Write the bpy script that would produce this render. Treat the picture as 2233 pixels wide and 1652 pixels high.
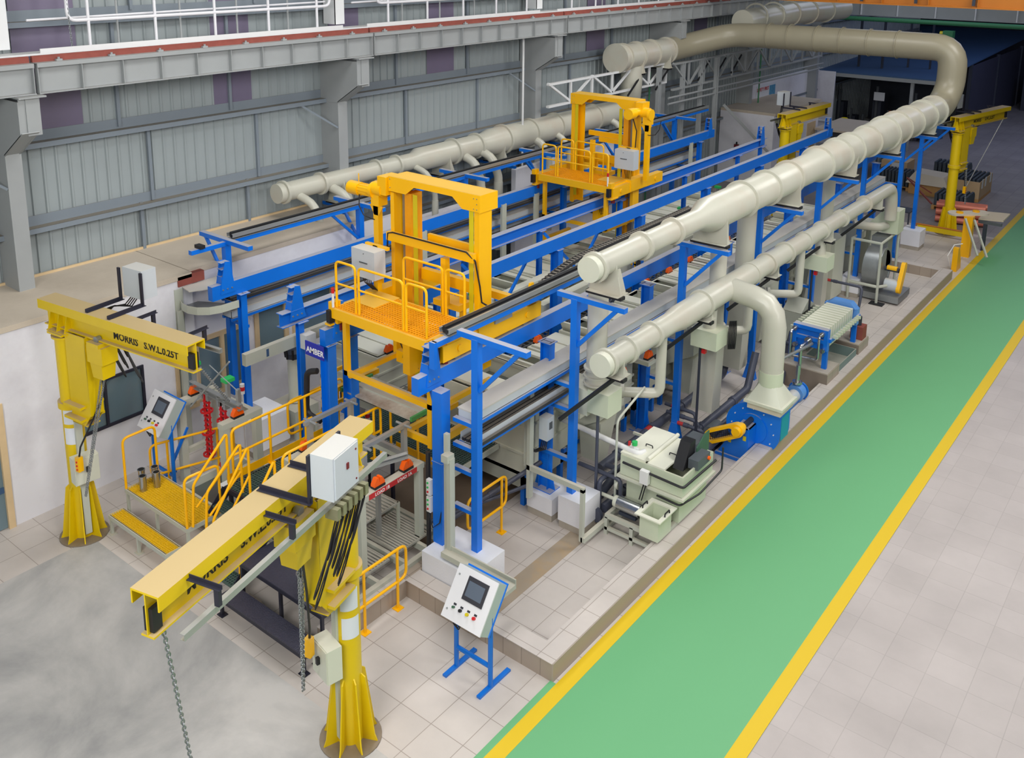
import bpy, math, random
from mathutils import Vector as V, Matrix
for _o in list(bpy.data.objects): bpy.data.objects.remove(_o, do_unlink=True)
S = bpy.context.scene
C = S.collection
PI = math.pi
rnd = random.Random(7)

# ------------------------------------------------------------------ camera
F, PPY = 2061.1, 338.23
YAW, PITCH, ROLL = -.66635, .21881, -.00913
cam = bpy.data.cameras.new('camera'); camo = bpy.data.objects.new('camera', cam); C.objects.link(camo)
cam.sensor_width = 36; cam.lens = F/2233*36; cam.shift_y = -(826-PPY)/2233; cam.clip_end = 300; cam.clip_start = .1
_f = V((math.sin(YAW)*math.cos(PITCH), math.cos(YAW)*math.cos(PITCH), -math.sin(PITCH)))
_r = V((math.cos(YAW), -math.sin(YAW), 0)); _d = _f.cross(_r)
_r2 = math.cos(ROLL)*_r + math.sin(ROLL)*_d; _d2 = -math.sin(ROLL)*_r + math.cos(ROLL)*_d
_m = Matrix((( _r2.x, -_d2.x, -_f.x, 0), (_r2.y, -_d2.y, -_f.y, 0), (_r2.z, -_d2.z, -_f.z, 9.0), (0, 0, 0, 1)))
camo.matrix_world = _m
S.camera = camo
# ------------------------------------------------------------------ world and light
S.view_settings.view_transform = 'Standard'; S.view_settings.look = 'None'
S.view_settings.gamma = 1; S.view_settings.use_curve_mapping = False
S.view_settings.exposure = 0.4
W = bpy.data.worlds.new('world'); S.world = W; W.use_nodes = True
W.node_tree.nodes['Background'].inputs[0].default_value = (.55, .62, .78, 1)
W.node_tree.nodes['Background'].inputs[1].default_value = .35
def area(name, loc, sx, sy, power, col=(1, .98, .95), tgt=None):
    l = bpy.data.lights.new(name, 'AREA'); l.shape = 'RECTANGLE'; l.size = sx; l.size_y = sy; l.energy = power; l.color = col
    o = bpy.data.objects.new(name, l); C.objects.link(o); o.location = loc
    if tgt:
        o.rotation_euler = (V(tgt)-V(loc)).to_track_quat('-Z', 'Y').to_euler()
    return o
area('bay_and_fill_light', (-2.5, 5, 11.4), 3, 7, 620, tgt=(-9, 8, 0))
area('bay_and_fill_light', (-2.5, 17, 11.4), 3, 7, 620, tgt=(-10, 17, 1))
area('bay_and_fill_light', (-10.5, 10, 11.6), 3, 6, 300)
area('bay_and_fill_light', (-10.5, 22, 11.6), 3, 6, 300)
area('bay_and_fill_light', (-3, 27, 11.4), 3, 6, 430, tgt=(-10, 27, 0))
area('bay_and_fill_light', (-4, -3, 9.5), 6, 3, 800, tgt=(-11, 8, 2))  # added front fill from the camera side, not a lamp of the hall
area('bay_and_fill_light', (4.5, 12, 8.5), 3, 14, 700, tgt=(-10, 14, 3))  # added side fill, low on the right, to lift walls and upright faces
area('far_fill_light', (-5, 48, 11), 6, 10, 420, col=(.62, .68, 1))  # dim bluish fill added to brighten the far end, no real fitting
area('far_fill_light', (-12, 40, 10.5), 4, 4, 90, col=(.75, .82, 1))  # second weak cool fill, added for the far zone
# ------------------------------------------------------------------ materials
MT = {}
def lin(c):
    return tuple(((x/255)/12.92 if x/255 <= .04045 else ((x/255+.055)/1.055)**2.4) for x in c)
def mat(name, rgb, rough=.5, metal=0., dust=0., var=.0, vscale=3., bump=0., bscale=40., dcol=(196, 184, 166), spec=.5, stain=None):
    m = bpy.data.materials.new(name); m.use_nodes = True; n = m.node_tree.nodes; L = m.node_tree.links
    b = n['Principled BSDF']; b.inputs['Roughness'].default_value = rough; b.inputs['Metallic'].default_value = metal
    b.inputs['Specular IOR Level'].default_value = spec
    base = (*lin(rgb), 1)
    tc = n.new('ShaderNodeTexCoord')
    src = None
    if var or dust or stain:
        nz = n.new('ShaderNodeTexNoise'); nz.inputs['Scale'].default_value = vscale; nz.inputs['Detail'].default_value = 4
        L.new(tc.outputs['Object'], nz.inputs['Vector'])
        mx = n.new('ShaderNodeMix'); mx.data_type = 'RGBA'
        mx.inputs[6].default_value = tuple(c*(1-var) for c in base[:3])+(1,)
        mx.inputs[7].default_value = tuple(min(1, c*(1+var)) for c in base[:3])+(1,)
        L.new(nz.outputs[0], mx.inputs[0]); src = mx.outputs[2]
    if stain:
        nz2 = n.new('ShaderNodeTexNoise'); nz2.inputs['Scale'].default_value = vscale*.45; nz2.inputs['Detail'].default_value = 6; nz2.inputs['Roughness'].default_value = .65
        L.new(tc.outputs['Object'], nz2.inputs['Vector'])
        rp = n.new('ShaderNodeMapRange'); rp.inputs[1].default_value = .5; rp.inputs[2].default_value = .72; L.new(nz2.outputs[0], rp.inputs[0])
        m3 = n.new('ShaderNodeMix'); m3.data_type = 'RGBA'; m3.inputs[7].default_value = (*lin(stain), 1)
        L.new(src, m3.inputs[6]); L.new(rp.outputs[0], m3.inputs[0]); src = m3.outputs[2]
    if dust:
        g = n.new('ShaderNodeNewGeometry'); sp = n.new('ShaderNodeSeparateXYZ'); L.new(g.outputs['Normal'], sp.inputs[0])
        mr = n.new('ShaderNodeMapRange'); mr.inputs[1].default_value = .8; mr.inputs[2].default_value = .98; mr.inputs[4].default_value = dust
        L.new(sp.outputs[2], mr.inputs[0])
        m2 = n.new('ShaderNodeMix'); m2.data_type = 'RGBA'; m2.inputs[7].default_value = (*lin(dcol), 1)
        L.new(src, m2.inputs[6]); L.new(mr.outputs[0], m2.inputs[0]); src = m2.outputs[2]
    if src: L.new(src, b.inputs['Base Color'])
    else: b.inputs['Base Color'].default_value = base
    if bump:
        bn = n.new('ShaderNodeTexNoise'); bn.inputs['Scale'].default_value = bscale; L.new(tc.outputs['Object'], bn.inputs['Vector'])
        bp = n.new('ShaderNodeBump'); bp.inputs['Strength'].default_value = bump; bp.inputs['Distance'].default_value = .01
        L.new(bn.outputs[0], bp.inputs['Height']); L.new(bp.outputs[0], b.inputs['Normal'])
    MT[name] = m; return m
mat('blue', (0, 112, 222), .4, 0, .8, .08, dcol=(186, 182, 176))
mat('blue_clean', (0, 108, 205), .35, 0, 0, .06)
mat('teal_paint', (0, 150, 175), .5)
mat('sky_blue', (95, 150, 220), .4, 0, 0, .1)
mat('orange_yellow', (252, 188, 0), .38, 0, .6, .05, dcol=(206, 172, 92))
mat('olive_metal', (150, 148, 118), .4, .4, 0, .1, 8)
mat('rail_yellow', (252, 184, 0), .35)
mat('jib_yellow', (222, 190, 0), .4, 0, .9, .06, dcol=(186, 164, 126))
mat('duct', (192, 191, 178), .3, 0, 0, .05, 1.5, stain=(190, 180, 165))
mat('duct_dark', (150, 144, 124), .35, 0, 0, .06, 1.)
mat('cream', (208, 210, 194), .42, 0, .25, .05, dcol=(215, 208, 190))
mat('cream_green', (200, 208, 184), .42, 0, .3, .05)
mat('lid', (226, 226, 210), .4, 0, 0, .04)
mat('frame_grey', (186, 190, 178), .45, 0, .5, .05)
mat('light_grey', (190, 197, 204), .4, 0, .5, .03, dcol=(205, 196, 180))
mat('white_paint', (226, 226, 232), .5, 0, 0, .04)
mat('wall_white', (228, 228, 235), .7, 0, 0, .04, 1., stain=(206, 204, 212))
mat('steel_grey', (152, 156, 158), .5, 0, .35, .06, dcol=(190, 185, 178))
mat('steel_white', (222, 224, 226), .5, 0, .2, .04)
mat('corrugated', (148, 157, 160), .5, 0, 0, .06, 1.5)
mat('purlin', (122, 132, 142), .55, 0, .8, .06, dcol=(128, 118, 100))
mat('purple_sheet', (112, 104, 128), .4, 0, 0, .08)
mat('rust_red', (138, 70, 60), .7, 0, 0, .2, 8)
mat('black', (28, 28, 32), .5)
mat('rubber', (40, 40, 44), .45)
mat('black_steel', (44, 44, 58), .5, .2, 0, .15, 6)
mat('cable_chain', (52, 52, 54), .55, 0, .25, .1)
mat('aluminium', (176, 178, 178), .35, .6, 0, .08)
mat('stainless', (190, 192, 194), .22, .95, 0, .05)
mat('galvanised', (150, 155, 158), .4, .6, .3, .12, 12, dcol=(180, 176, 168))
mat('green_grate', (70, 92, 86), .55, .2, 0, .1)
mat('yellow_grate', (226, 180, 12), .5, 0, 0, .08)
mat('slat_grey', (176, 176, 168), .55, .2, .4, .12, 8)
mat('red', (205, 30, 36), .4)
mat('dark_red', (110, 24, 30), .5)
mat('sign_red', (196, 42, 44), .5)
mat('orange', (250, 100, 12), .4)
mat('green', (44, 186, 96), .4)
mat('dark_green', (62, 100, 78), .5)
mat('pvc', (72, 76, 92), .42, 0, 0, .12, 6)
mat('pvc_dark', (46, 50, 64), .42)
mat('white_plastic', (228, 228, 228), .4)
mat('screen', (96, 106, 122), .15)
mat('bezel', (58, 58, 66), .35)
mat('sign_blue', (30, 40, 165), .5)
mat('deck_orange', (236, 158, 0), .5, 0, 0, .1, 6)
mat('concrete_block', (170, 162, 150), .85, 0, 0, .12, 5, .3)
mat('roof_slab', (196, 184, 168), .85, 0, 0, .1, .8, .2, stain=(178, 166, 150))
mat('wood', (212, 186, 146), .6, 0, 0, .1, 6)
mat('wood_plank', (196, 150, 92), .65, 0, 0, .14, 7)
mat('cardboard', (196, 168, 132), .8, 0, 0, .06)
mat('tarp', (206, 196, 180), .7, 0, 0, .06)
mat('kraft', (202, 190, 170), .8)
mat('cast_iron', (72, 82, 92), .55, .3, 0, .1, 10)
mat('copper_roll', (206, 120, 100), .4, .2, 0, .1)
mat('brick_brown', (126, 108, 90), .8, 0, 0, .15, 4)
mat('grey_dark', (84, 90, 96), .5)
mat('liquid', (90, 96, 92), .12)
mat('teal_tray', (110, 130, 128), .5, 0, .5, .1)
mat('shed_blue', (58, 88, 125), .55, 0, 0, .1, 1)
mat('dark_wall', (56, 58, 78), .7, 0, 0, .15, 1)
mat('gutter', (160, 146, 128), .8, 0, 0, .1, 3, stain=(176, 148, 110))
mat('machine_dark', (50, 56, 70), .6, 0, 0, .2, 3)
mat('crane_orange', (180, 108, 22), .5, 0, 0, .05)
mat('pipe_green', (60, 130, 90), .5)
mat('paper', (218, 222, 230), .7)
mat('poster_blue', (86, 150, 190), .6, 0, 0, .4, 9)
mat('letter_black', (28, 26, 22), .6)
mat('letter_red', (190, 50, 50), .6)
mat('letter_white', (235, 235, 235), .6)
mat('plinth_white', (228, 229, 235), .6, 0, 0, .05, 4, .2)
def glass(name, rgb, rough=.08):
    m = mat(name, rgb, rough); b = m.node_tree.nodes['Principled BSDF']; b.inputs['Transmission Weight'].default_value = .55; b.inputs['IOR'].default_value = 1.45
    return m
glass('glass', (150, 176, 188))
def floor_tile(name, c1, c2, mortar, size, off=(0, 0), rough=.45):
    m = bpy.data.materials.new(name); m.use_nodes = True; n = m.node_tree.nodes; L = m.node_tree.links; b = n['Principled BSDF']
    tc = n.new('ShaderNodeTexCoord'); mp = n.new('ShaderNodeMapping'); mp.inputs['Location'].default_value = (off[0], off[1], 0)
    L.new(tc.outputs['Object'], mp.inputs[0])
    br = n.new('ShaderNodeTexBrick'); br.offset = 0; br.squash = 1
    br.inputs['Scale'].default_value = 1; br.inputs['Mortar Size'].default_value = .006; br.inputs['Brick Width'].default_value = size; br.inputs['Row Height'].default_value = size
    br.inputs['Color1'].default_value = (*lin(c1), 1); br.inputs['Color2'].default_value = (*lin(c2), 1); br.inputs['Mortar'].default_value = (*lin(mortar), 1); br.inputs['Mortar Smooth'].default_value = .3
    L.new(mp.outputs[0], br.inputs[0])
    nz = n.new('ShaderNodeTexNoise'); nz.inputs['Scale'].default_value = .7; nz.inputs['Detail'].default_value = 8; nz.inputs['Roughness'].default_value = .6; L.new(tc.outputs['Object'], nz.inputs['Vector'])
    mr = n.new('ShaderNodeMapRange'); mr.inputs[1].default_value = .3; mr.inputs[2].default_value = .7; mr.inputs[3].default_value = .86; mr.inputs[4].default_value = 1.06; L.new(nz.outputs[0], mr.inputs[0])
    mx = n.new('ShaderNodeMix'); mx.data_type = 'RGBA'; mx.blend_type = 'MULTIPLY'; mx.inputs[0].default_value = 1
    L.new(br.outputs[0], mx.inputs[6]); L.new(mr.outputs[0], mx.inputs[7]); L.new(mx.outputs[2], b.inputs['Base Color'])
    b.inputs['Roughness'].default_value = rough; MT[name] = m
floor_tile('tile_beige', (202, 194, 188), (196, 188, 182), (158, 148, 140), .5, (.05, .12))
floor_tile('tile_right', (186, 178, 176), (180, 172, 170), (170, 162, 160), .5, (.2, .1))
floor_tile('tile_far', (150, 146, 146), (142, 138, 140), (112, 108, 110), .5)
floor_tile('kerb_tile', (170, 156, 142), (162, 148, 134), (134, 122, 110), .3)
def concrete():
    m = bpy.data.materials.new('concrete_floor'); m.use_nodes = True; n = m.node_tree.nodes; L = m.node_tree.links; b = n['Principled BSDF']
    tc = n.new('ShaderNodeTexCoord')
    a = n.new('ShaderNodeTexNoise'); a.inputs['Scale'].default_value = .55; a.inputs['Detail'].default_value = 9; a.inputs['Roughness'].default_value = .62; a.inputs['Distortion'].default_value = .4
    L.new(tc.outputs['Object'], a.inputs['Vector'])
    r = n.new('ShaderNodeValToRGB'); e = r.color_ramp.elements; e[0].position = .34; e[0].color = (*lin((146, 146, 146)), 1); e[1].position = .66; e[1].color = (*lin((196, 193, 190)), 1)
    L.new(a.outputs[0], r.inputs[0]); L.new(r.outputs[0], b.inputs['Base Color']); b.inputs['Roughness'].default_value = .5; MT['concrete_floor'] = m
concrete()
def lane_paint(name, c):
    mat(name, c, .5, 0, 0, .02, .5)
lane_paint('lane_green', (104, 172, 120)); lane_paint('lane_yellow', (218, 184, 26)); lane_paint('kerb_side', (166, 154, 144))

# ------------------------------------------------------------------ mesh helpers
class MB:
    def __init__(s): s.v = []; s.f = []
    def add(s, vs, fs):
        k = len(s.v); s.v += [tuple(x) for x in vs]; s.f += [tuple(i+k for i in f) for f in fs]; return s
    def bx(s, x0, x1, y0, y1, z0, z1):
        return s.add([(x0,y0,z0),(x1,y0,z0),(x1,y1,z0),(x0,y1,z0),(x0,y0,z1),(x1,y0,z1),(x1,y1,z1),(x0,y1,z1)],
                     [(0,3,2,1),(4,5,6,7),(0,1,5,4),(1,2,6,5),(2,3,7,6),(3,0,4,7)])
    def cb(s, x, y, z, sx, sy, sz): return s.bx(x-sx/2, x+sx/2, y-sy/2, y+sy/2, z-sz/2, z+sz/2)
    def frame(s, p, q, up=(0, 0, 1)):
        p = V(p); q = V(q); d = (q-p).normalized(); u = V(up)
        if abs(d.dot(u)) > .99: u = V((0, 1, 0))
        r = d.cross(u).normalized(); u = r.cross(d).normalized(); return p, q, d, r, u
    def prof(s, p, q, pts, up=(0, 0, 1)):          # sweep a closed 2-D outline (right, up) from p to q
        p, q, d, r, u = s.frame(p, q, up); n = len(pts)
        vs = [p+r*a+u*b for a, b in pts]+[q+r*a+u*b for a, b in pts]
        fs = [(i, (i+1) % n, n+(i+1) % n, n+i) for i in range(n)]+[tuple(range(n-1, -1, -1)), tuple(range(n, 2*n))]
        return s.add(vs, fs)
    def bar(s, p, q, w, h, up=(0, 0, 1)): return s.prof(p, q, [(-w/2, -h/2), (w/2, -h/2), (w/2, h/2), (-w/2, h/2)], up)
    def ibeam(s, p, q, w, h, t=.012, up=(0, 0, 1)):
        s.prof(p, q, [(-w/2, h/2-t), (w/2, h/2-t), (w/2, h/2), (-w/2, h/2)], up)
        s.prof(p, q, [(-w/2, -h/2), (w/2, -h/2), (w/2, -h/2+t), (-w/2, -h/2+t)], up)
        return s.prof(p, q, [(-t/2, -h/2+t), (t/2, -h/2+t), (t/2, h/2-t), (-t/2, h/2-t)], up)
    def angle(s, p, q, w, t=.006, up=(0, 0, 1), sx=1):
        return s.prof(p, q, [(0, 0), (sx*w, 0), (sx*w, t), (sx*t, t), (sx*t, w), (0, w)][::sx], up)
    def chan(s, p, q, w, h, t=.008, up=(0, 0, 1), sx=1):
        return s.prof(p, q, [(0, -h/2), (sx*w, -h/2), (sx*w, -h/2+t), (sx*t, -h/2+t), (sx*t, h/2-t), (sx*w, h/2-t), (sx*w, h/2), (0, h/2)][::sx], up)
    def cyl(s, p, q, r, r2=None, n=16, caps=True):
        r2 = r if r2 is None else r2; p, q, d, a, u = s.frame(p, q)
        c = [(math.cos(2*PI*i/n), math.sin(2*PI*i/n)) for i in range(n)]
        vs = [p+(a*x+u*y)*r for x, y in c]+[q+(a*x+u*y)*r2 for x, y in c]
        fs = [(i, (i+1) % n, n+(i+1) % n, n+i) for i in range(n)]
        if caps: fs += [tuple(range(n-1, -1, -1)), tuple(range(n, 2*n))]
        return s.add(vs, fs)
    def ring(s, p, q, r, ri, n=24):                # tube with wall
        p, q, d, a, u = s.frame(p, q); vs = []
        for P_, R_ in ((p, r), (q, r), (q, ri), (p, ri)):
            vs += [P_+(a*math.cos(2*PI*i/n)+u*math.sin(2*PI*i/n))*R_ for i in range(n)]
        fs = []
        for k in range(4):
            for i in range(n): fs.append((k*n+i, k*n+(i+1) % n, ((k+1) % 4)*n+(i+1) % n, ((k+1) % 4)*n+i))
        return s.add(vs, fs)
    def pipe(s, pts, r, n=10, closed=False, rs=None):
        pts = [V(p) for p in pts]; N = len(pts); T = []
        for i in range(N):
            a = pts[(i-1) % N] if (i > 0 or closed) else pts[i]; b = pts[(i+1) % N] if (i < N-1 or closed) else pts[i]
            T.append((b-a).normalized())
        u = V((0, 0, 1))
        if abs(T[0].dot(u)) > .9: u = V((0, 1, 0))
        u = (u-T[0]*T[0].dot(u)).normalized(); vs = []
        for i in range(N):
            u = (u-T[i]*T[i].dot(u)).normalized(); a = T[i].cross(u); R_ = rs[i] if rs else r
            if 0 < i < N-1 and not closed:
                c = max(.5, math.cos(math.acos(max(-1, min(1, (pts[i]-pts[i-1]).normalized().dot((pts[i+1]-pts[i]).normalized()))))/2))
            else: c = 1
            vs += [pts[i]+(a*math.cos(2*PI*k/n)+u*math.sin(2*PI*k/n))*R_ for k in range(n)]
        fs = []
        for i in range(N if closed else N-1):
            j = (i+1) % N
            for k in range(n): fs.append((i*n+k, i*n+(k+1) % n, j*n+(k+1) % n, j*n+k))
        if not closed: fs += [tuple(range(n-1, -1, -1)), tuple((N-1)*n+k for k in range(n))]
        return s.add(vs, fs)
    def prism(s, poly, ax, a, b):                  # polygon in the plane across axis ax, from a to b
        def P3(p, t): return {'x': (t, p[0], p[1]), 'y': (p[0], t, p[1]), 'z': (p[0], p[1], t)}[ax]
        n = len(poly); return s.add([P3(p, a) for p in poly]+[P3(p, b) for p in poly],
            [(i, (i+1) % n, n+(i+1) % n, n+i) for i in range(n)]+[tuple(range(n-1, -1, -1)), tuple(range(n, 2*n))])
    def lathe(s, prof, c=(0, 0, 0), n=24, ax='z'):
        vs = []; m = len(prof)
        for i in range(n):
            a = 2*PI*i/n
            for r_, z in prof:
                x, y = r_*math.cos(a), r_*math.sin(a)
                p = {'z': (x, y, z), 'y': (x, z, y), 'x': (z, x, y)}[ax]
                vs.append((p[0]+c[0], p[1]+c[1], p[2]+c[2]))
        return s.add(vs, [(i*m+j, ((i+1) % n)*m+j, ((i+1) % n)*m+j+1, i*m+j+1) for i in range(n) for j in range(m-1)])
    def taper(s, c0, sx0, sy0, z0, c1, sx1, sy1, z1, n=None):
        a = [(c0[0]-sx0/2, c0[1]-sy0/2, z0), (c0[0]+sx0/2, c0[1]-sy0/2, z0), (c0[0]+sx0/2, c0[1]+sy0/2, z0), (c0[0]-sx0/2, c0[1]+sy0/2, z0)]
        b = [(c1[0]-sx1/2, c1[1]-sy1/2, z1), (c1[0]+sx1/2, c1[1]-sy1/2, z1), (c1[0]+sx1/2, c1[1]+sy1/2, z1), (c1[0]-sx1/2, c1[1]+sy1/2, z1)]
        return s.add(a+b, [(0,3,2,1),(4,5,6,7),(0,1,5,4),(1,2,6,5),(2,3,7,6),(3,0,4,7)])
    def opentop(s, x0, x1, y0, y1, z0, z1, t=.03):
        s.bx(x0, x1, y0, y1, z0, z0+t); s.bx(x0, x0+t, y0, y1, z0+t, z1); s.bx(x1-t, x1, y0, y1, z0+t, z1)
        s.bx(x0+t, x1-t, y0, y0+t, z0+t, z1); return s.bx(x0+t, x1-t, y1-t, y1, z0+t, z1)
    def loop(s, x0, x1, y0, y1, z0, z1, w):         # rectangular ring seen from above
        s.bx(x0, x1, y0, y0+w, z0, z1); s.bx(x0, x1, y1-w, y1, z0, z1); s.bx(x0, x0+w, y0+w, y1-w, z0, z1); return s.bx(x1-w, x1, y0+w, y1-w, z0, z1)
    def grate(s, x0, x1, y0, y1, z, pitch=.05, h=.025, t=.008):
        nx = max(1, round((x1-x0)/pitch)); ny = max(1, round((y1-y0)/pitch))
        for i in range(nx+1): x = x0+(x1-x0)*i/nx; s.bx(x-t/2, x+t/2, y0, y1, z-h, z)
        for i in range(ny+1): y = y0+(y1-y0)*i/ny; s.bx(x0, x1, y-t/2, y+t/2, z-h, z-.002)
        return s
    def xf(s, M):
        s.v = [tuple(M @ V(p)) for p in s.v]; return s
def rounded(pts, rad, k=4):
    pts = [V(p) for p in pts]; out = [pts[0]]
    for i in range(1, len(pts)-1):
        a, b, c = pts[i-1], pts[i], pts[i+1]; d1 = (a-b); d2 = (c-b); r = min(rad, d1.length*.49, d2.length*.49)
        p = b+d1.normalized()*r; q = b+d2.normalized()*r
        for j in range(k+1):
            t = j/k; out.append((1-t)**2*p+2*t*(1-t)*b+t*t*q)
    out.append(pts[-1]); return out
def wpos(o):
    p = V((0, 0, 0))
    while o is not None: p += o.location; o = o.parent
    return p
def tag(o, label=None, cat=None, group=None, kind=None):
    if label: o['label'] = label
    if cat: o['category'] = cat
    if group: o['group'] = group
    if kind: o['kind'] = kind
    return o
def obj(name, mb, m, parent=None, org=None, ang=35, world=True, label=None):
    """one mesh object; vertices given in world space unless world=False (then in the parent's space)"""
    me = bpy.data.meshes.new(name)
    off = V((0, 0, 0))
    if parent is not None and world and not parent.get('_loc'): off = wpos(parent)
    elif org is not None: off = V(org)
    vs = [(x-off.x, y-off.y, z-off.z) for x, y, z in mb.v]
    me.from_pydata(vs, [], mb.f); me.materials.append(MT[m])
    me.polygons.foreach_set('use_smooth', [True]*len(me.polygons)); me.set_sharp_from_angle(angle=math.radians(ang)); me.update()
    o = bpy.data.objects.new(name, me); C.objects.link(o)
    if parent is not None: o.parent = parent
    elif org is not None: o.location = org
    if label: o['label'] = label
    return o
def thing(name, label, cat, loc=(0, 0, 0), rz=0, group=None, local=False):
    o = bpy.data.objects.new(name, None); C.objects.link(o); o.location = loc; o.rotation_euler = (0, 0, rz); o.empty_display_size = .2
    if local or rz: LOCAL.add(o.name)
    return tag(o, label, cat, group)
LOCAL = set()
_obj = obj
def obj(name, mb, m, parent=None, org=None, ang=35, label=None):
    root = parent
    while root is not None and root.parent is not None: root = root.parent
    loc = root is not None and root.name in LOCAL
    return _obj(name, mb, m, parent, org, ang, world=not loc, label=label)
def solo(name, mb, m, label, cat, group=None, org=None, ang=35):
    if org is None:
        xs = [p[0] for p in mb.v]; ys = [p[1] for p in mb.v]; zs = [p[2] for p in mb.v]
        org = ((min(xs)+max(xs))/2, (min(ys)+max(ys))/2, min(zs))
    return tag(obj(name, mb, m, None, org, ang), label, cat, group)
def struct(name, mb, m, parent=None, ang=35):
    o = obj(name, mb, m, parent, None if parent else (0, 0, 0), ang)
    if parent is None: o['kind'] = 'structure'
    return o
def dup(root, loc, rz=None, label=None, group=None):
    r = root.copy(); C.objects.link(r); r.location = loc
    if rz is not None: r.rotation_euler = (0, 0, rz)
    if label: r['label'] = label
    if group: r['group'] = group
    if root.name in LOCAL: LOCAL.add(r.name)
    for ch in list(root.children):
        c = ch.copy(); C.objects.link(c); c.parent = r
        for g in list(ch.children):
            d = g.copy(); C.objects.link(d); d.parent = c
    return r
def text(name, s, size, M, m, parent=None, ext=.002, bold=0., sx=1.):
    cu = bpy.data.curves.new(name, 'FONT'); cu.body = s; cu.size = size; cu.extrude = ext; cu.offset = bold; cu.resolution_u = 2
    o = bpy.data.objects.new(name+'_tmp', cu); C.objects.link(o)
    bpy.context.view_layer.update()
    me = bpy.data.meshes.new_from_object(o.evaluated_get(bpy.context.evaluated_depsgraph_get())); bpy.data.objects.remove(o, do_unlink=True)
    mb = MB(); mb.v = [tuple(M @ V((v.co.x*sx, v.co.y, v.co.z))) for v in me.vertices]; mb.f = [tuple(p.vertices) for p in me.polygons]
    return obj(name, mb, m, parent)
def face_M(o, right, up):                           # matrix for text on a face
    r = V(right).normalized(); u = V(up).normalized(); n = r.cross(u)
    return Matrix(((r.x, u.x, n.x, o[0]), (r.y, u.y, n.y, o[1]), (r.z, u.z, n.z, o[2]), (0, 0, 0, 1)))
ORD = ['nearest', 'second', 'third', 'fourth', 'fifth', 'sixth', 'seventh', 'eighth', 'ninth', 'tenth', 'eleventh', 'twelfth', 'thirteenth', 'fourteenth', 'fifteenth', 'sixteenth', 'seventeenth', 'eighteenth', 'nineteenth', 'twentieth']
def nth(i, n, end='near end'):
    if i == 0: return 'nearest'
    if i == n-1: return 'farthest'
    return ORD[i]+' from the '+end
# ================================================================== SETTING
XW = -16.2
# floors
struct('floor', MB().bx(-20, 6, -6, 32.3, -.2, 0), 'tile_beige')
struct('trim_1', MB().bx(-13.05, -2, -6, 6.22, 0, .006), 'concrete_floor')           # worn concrete bay in front
struct('trim_2', MB().bx(-3.45, 6, 6.22, 32.3, 0, .004), 'tile_right')
struct('trim_3', MB().bx(-3.45, 6, -6, 6.22, .006, .009), 'tile_right')
struct('trim_4', MB().bx(-5.72, -3.42, -2, 60, .009, .012), 'lane_green')
struct('trim_5', MB().bx(-5.75, -5.56, -2, 60, .012, .015), 'lane_yellow')
struct('trim_6', MB().bx(-3.62, -3.42, -2, 60, .012, .015), 'lane_yellow')
struct('trim_7', MB().bx(-5.84, -5.745, -2, 8.3, .009, .012), 'lane_green')
struct('floor_far', MB().bx(-24, 6, 32.3, 78, -.2, 0), 'tile_far')['kind'] = 'structure'
# kerb
k = MB(); k.bx(-8.35, -5.82, 8.3, 8.58, 0, .26); k.bx(-6.1, -5.82, 8.58, 27.3, 0, .26); k.bx(-8.6, -6.1, 27.05, 27.3, 0, .26); k.bx(-8.6, -8.35, 6.9, 9.1, 0, .26)
struct('trim_8', k, 'kerb_tile')
k = MB(); k.bx(-8.36, -5.815, 8.29, 8.585, .26, .268); k.bx(-6.105, -5.815, 8.585, 27.3, .26, .268); k.bx(-8.6, -6.1, 27.05, 27.305, .26, .268); k.bx(-8.605, -8.345, 6.895, 8.29, .26, .268)
struct('trim_13', k, 'tile_beige')
struct('trim_9', MB().bx(-5.82, -5.80, 8.3, 27.3, 0, .262), 'kerb_side')
struct('trim_10', MB().bx(-7.42, -7.12, 8.62, 11.6, 0, .004), 'gutter')
struct('trim_11', MB().bx(-10.8, -8.7, 9.3, 27, 0, .004), 'brick_brown')
# wall left : corrugated sheet
w = MB(); y = 2.0; pts = []
while y < 60:
    pts += [(y, 0), (y+.17, 0), (y+.185, .03), (y+.215, .03)]; y += .23
vs = []; fs = []
for (yy, dx) in pts: vs += [(XW+dx, yy, 0), (XW+dx, yy, 11.9)]
for i in range(len(pts)-1): fs.append((2*i, 2*i+2, 2*i+3, 2*i+1))
w.add(vs, fs)
wl = struct('wall_left', w, 'corrugated')
g = MB()
for zc in (2.6, 4.25, 5.72, 7.75, 9.3):
    g.prof((XW+.13, 2, zc), (XW+.13, 60, zc), [(-.1, -.07), (.1, -.07), (.1, -.06), (-.1, -.06)])
    g.prof((XW+.04, 2, zc), (XW+.04, 60, zc), [(-.006, -.07), (.006, -.07), (.006, .12), (-.006, .12)])
    g.prof((XW+.226, 2, zc), (XW+.226, 60, zc), [(-.006, -.15), (.006, -.15), (.006, -.06), (-.006, -.06)])
struct('wall_girt', g, 'purlin', wl)
g = MB()
for (yy, z0, z1) in [(9.45, 4.2, 5.6), (11.9, 4.2, 5.6), (8.9, 5.7, 7.6), (11.3, 5.7, 7.6), (9.2, 2.5, 4.2), (11.6, 2.5, 4.2), (16.3, 4.2, 5.6), (19.0, 4.2, 5.6), (16.0, 5.7, 7.6), (18.6, 5.7, 7.6), (23.3, 4.2, 5.6), (26, 4.2, 5.6), (23.0, 5.7, 7.6), (25.6, 5.7, 7.6), (31, 4.2, 5.6), (33.2, 4.2, 5.6), (38, 4.2, 5.6), (40.5, 4.2, 5.6), (30.5, 5.7, 7.6), (33, 5.7, 7.6), (9.3, 7.8, 9.2), (12, 7.8, 9.2)]:
    g.bx(XW+.03, XW+.09, yy-.03, yy+.03, z0, z1)
struct('wall_stud', g, 'purlin', wl)
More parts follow.
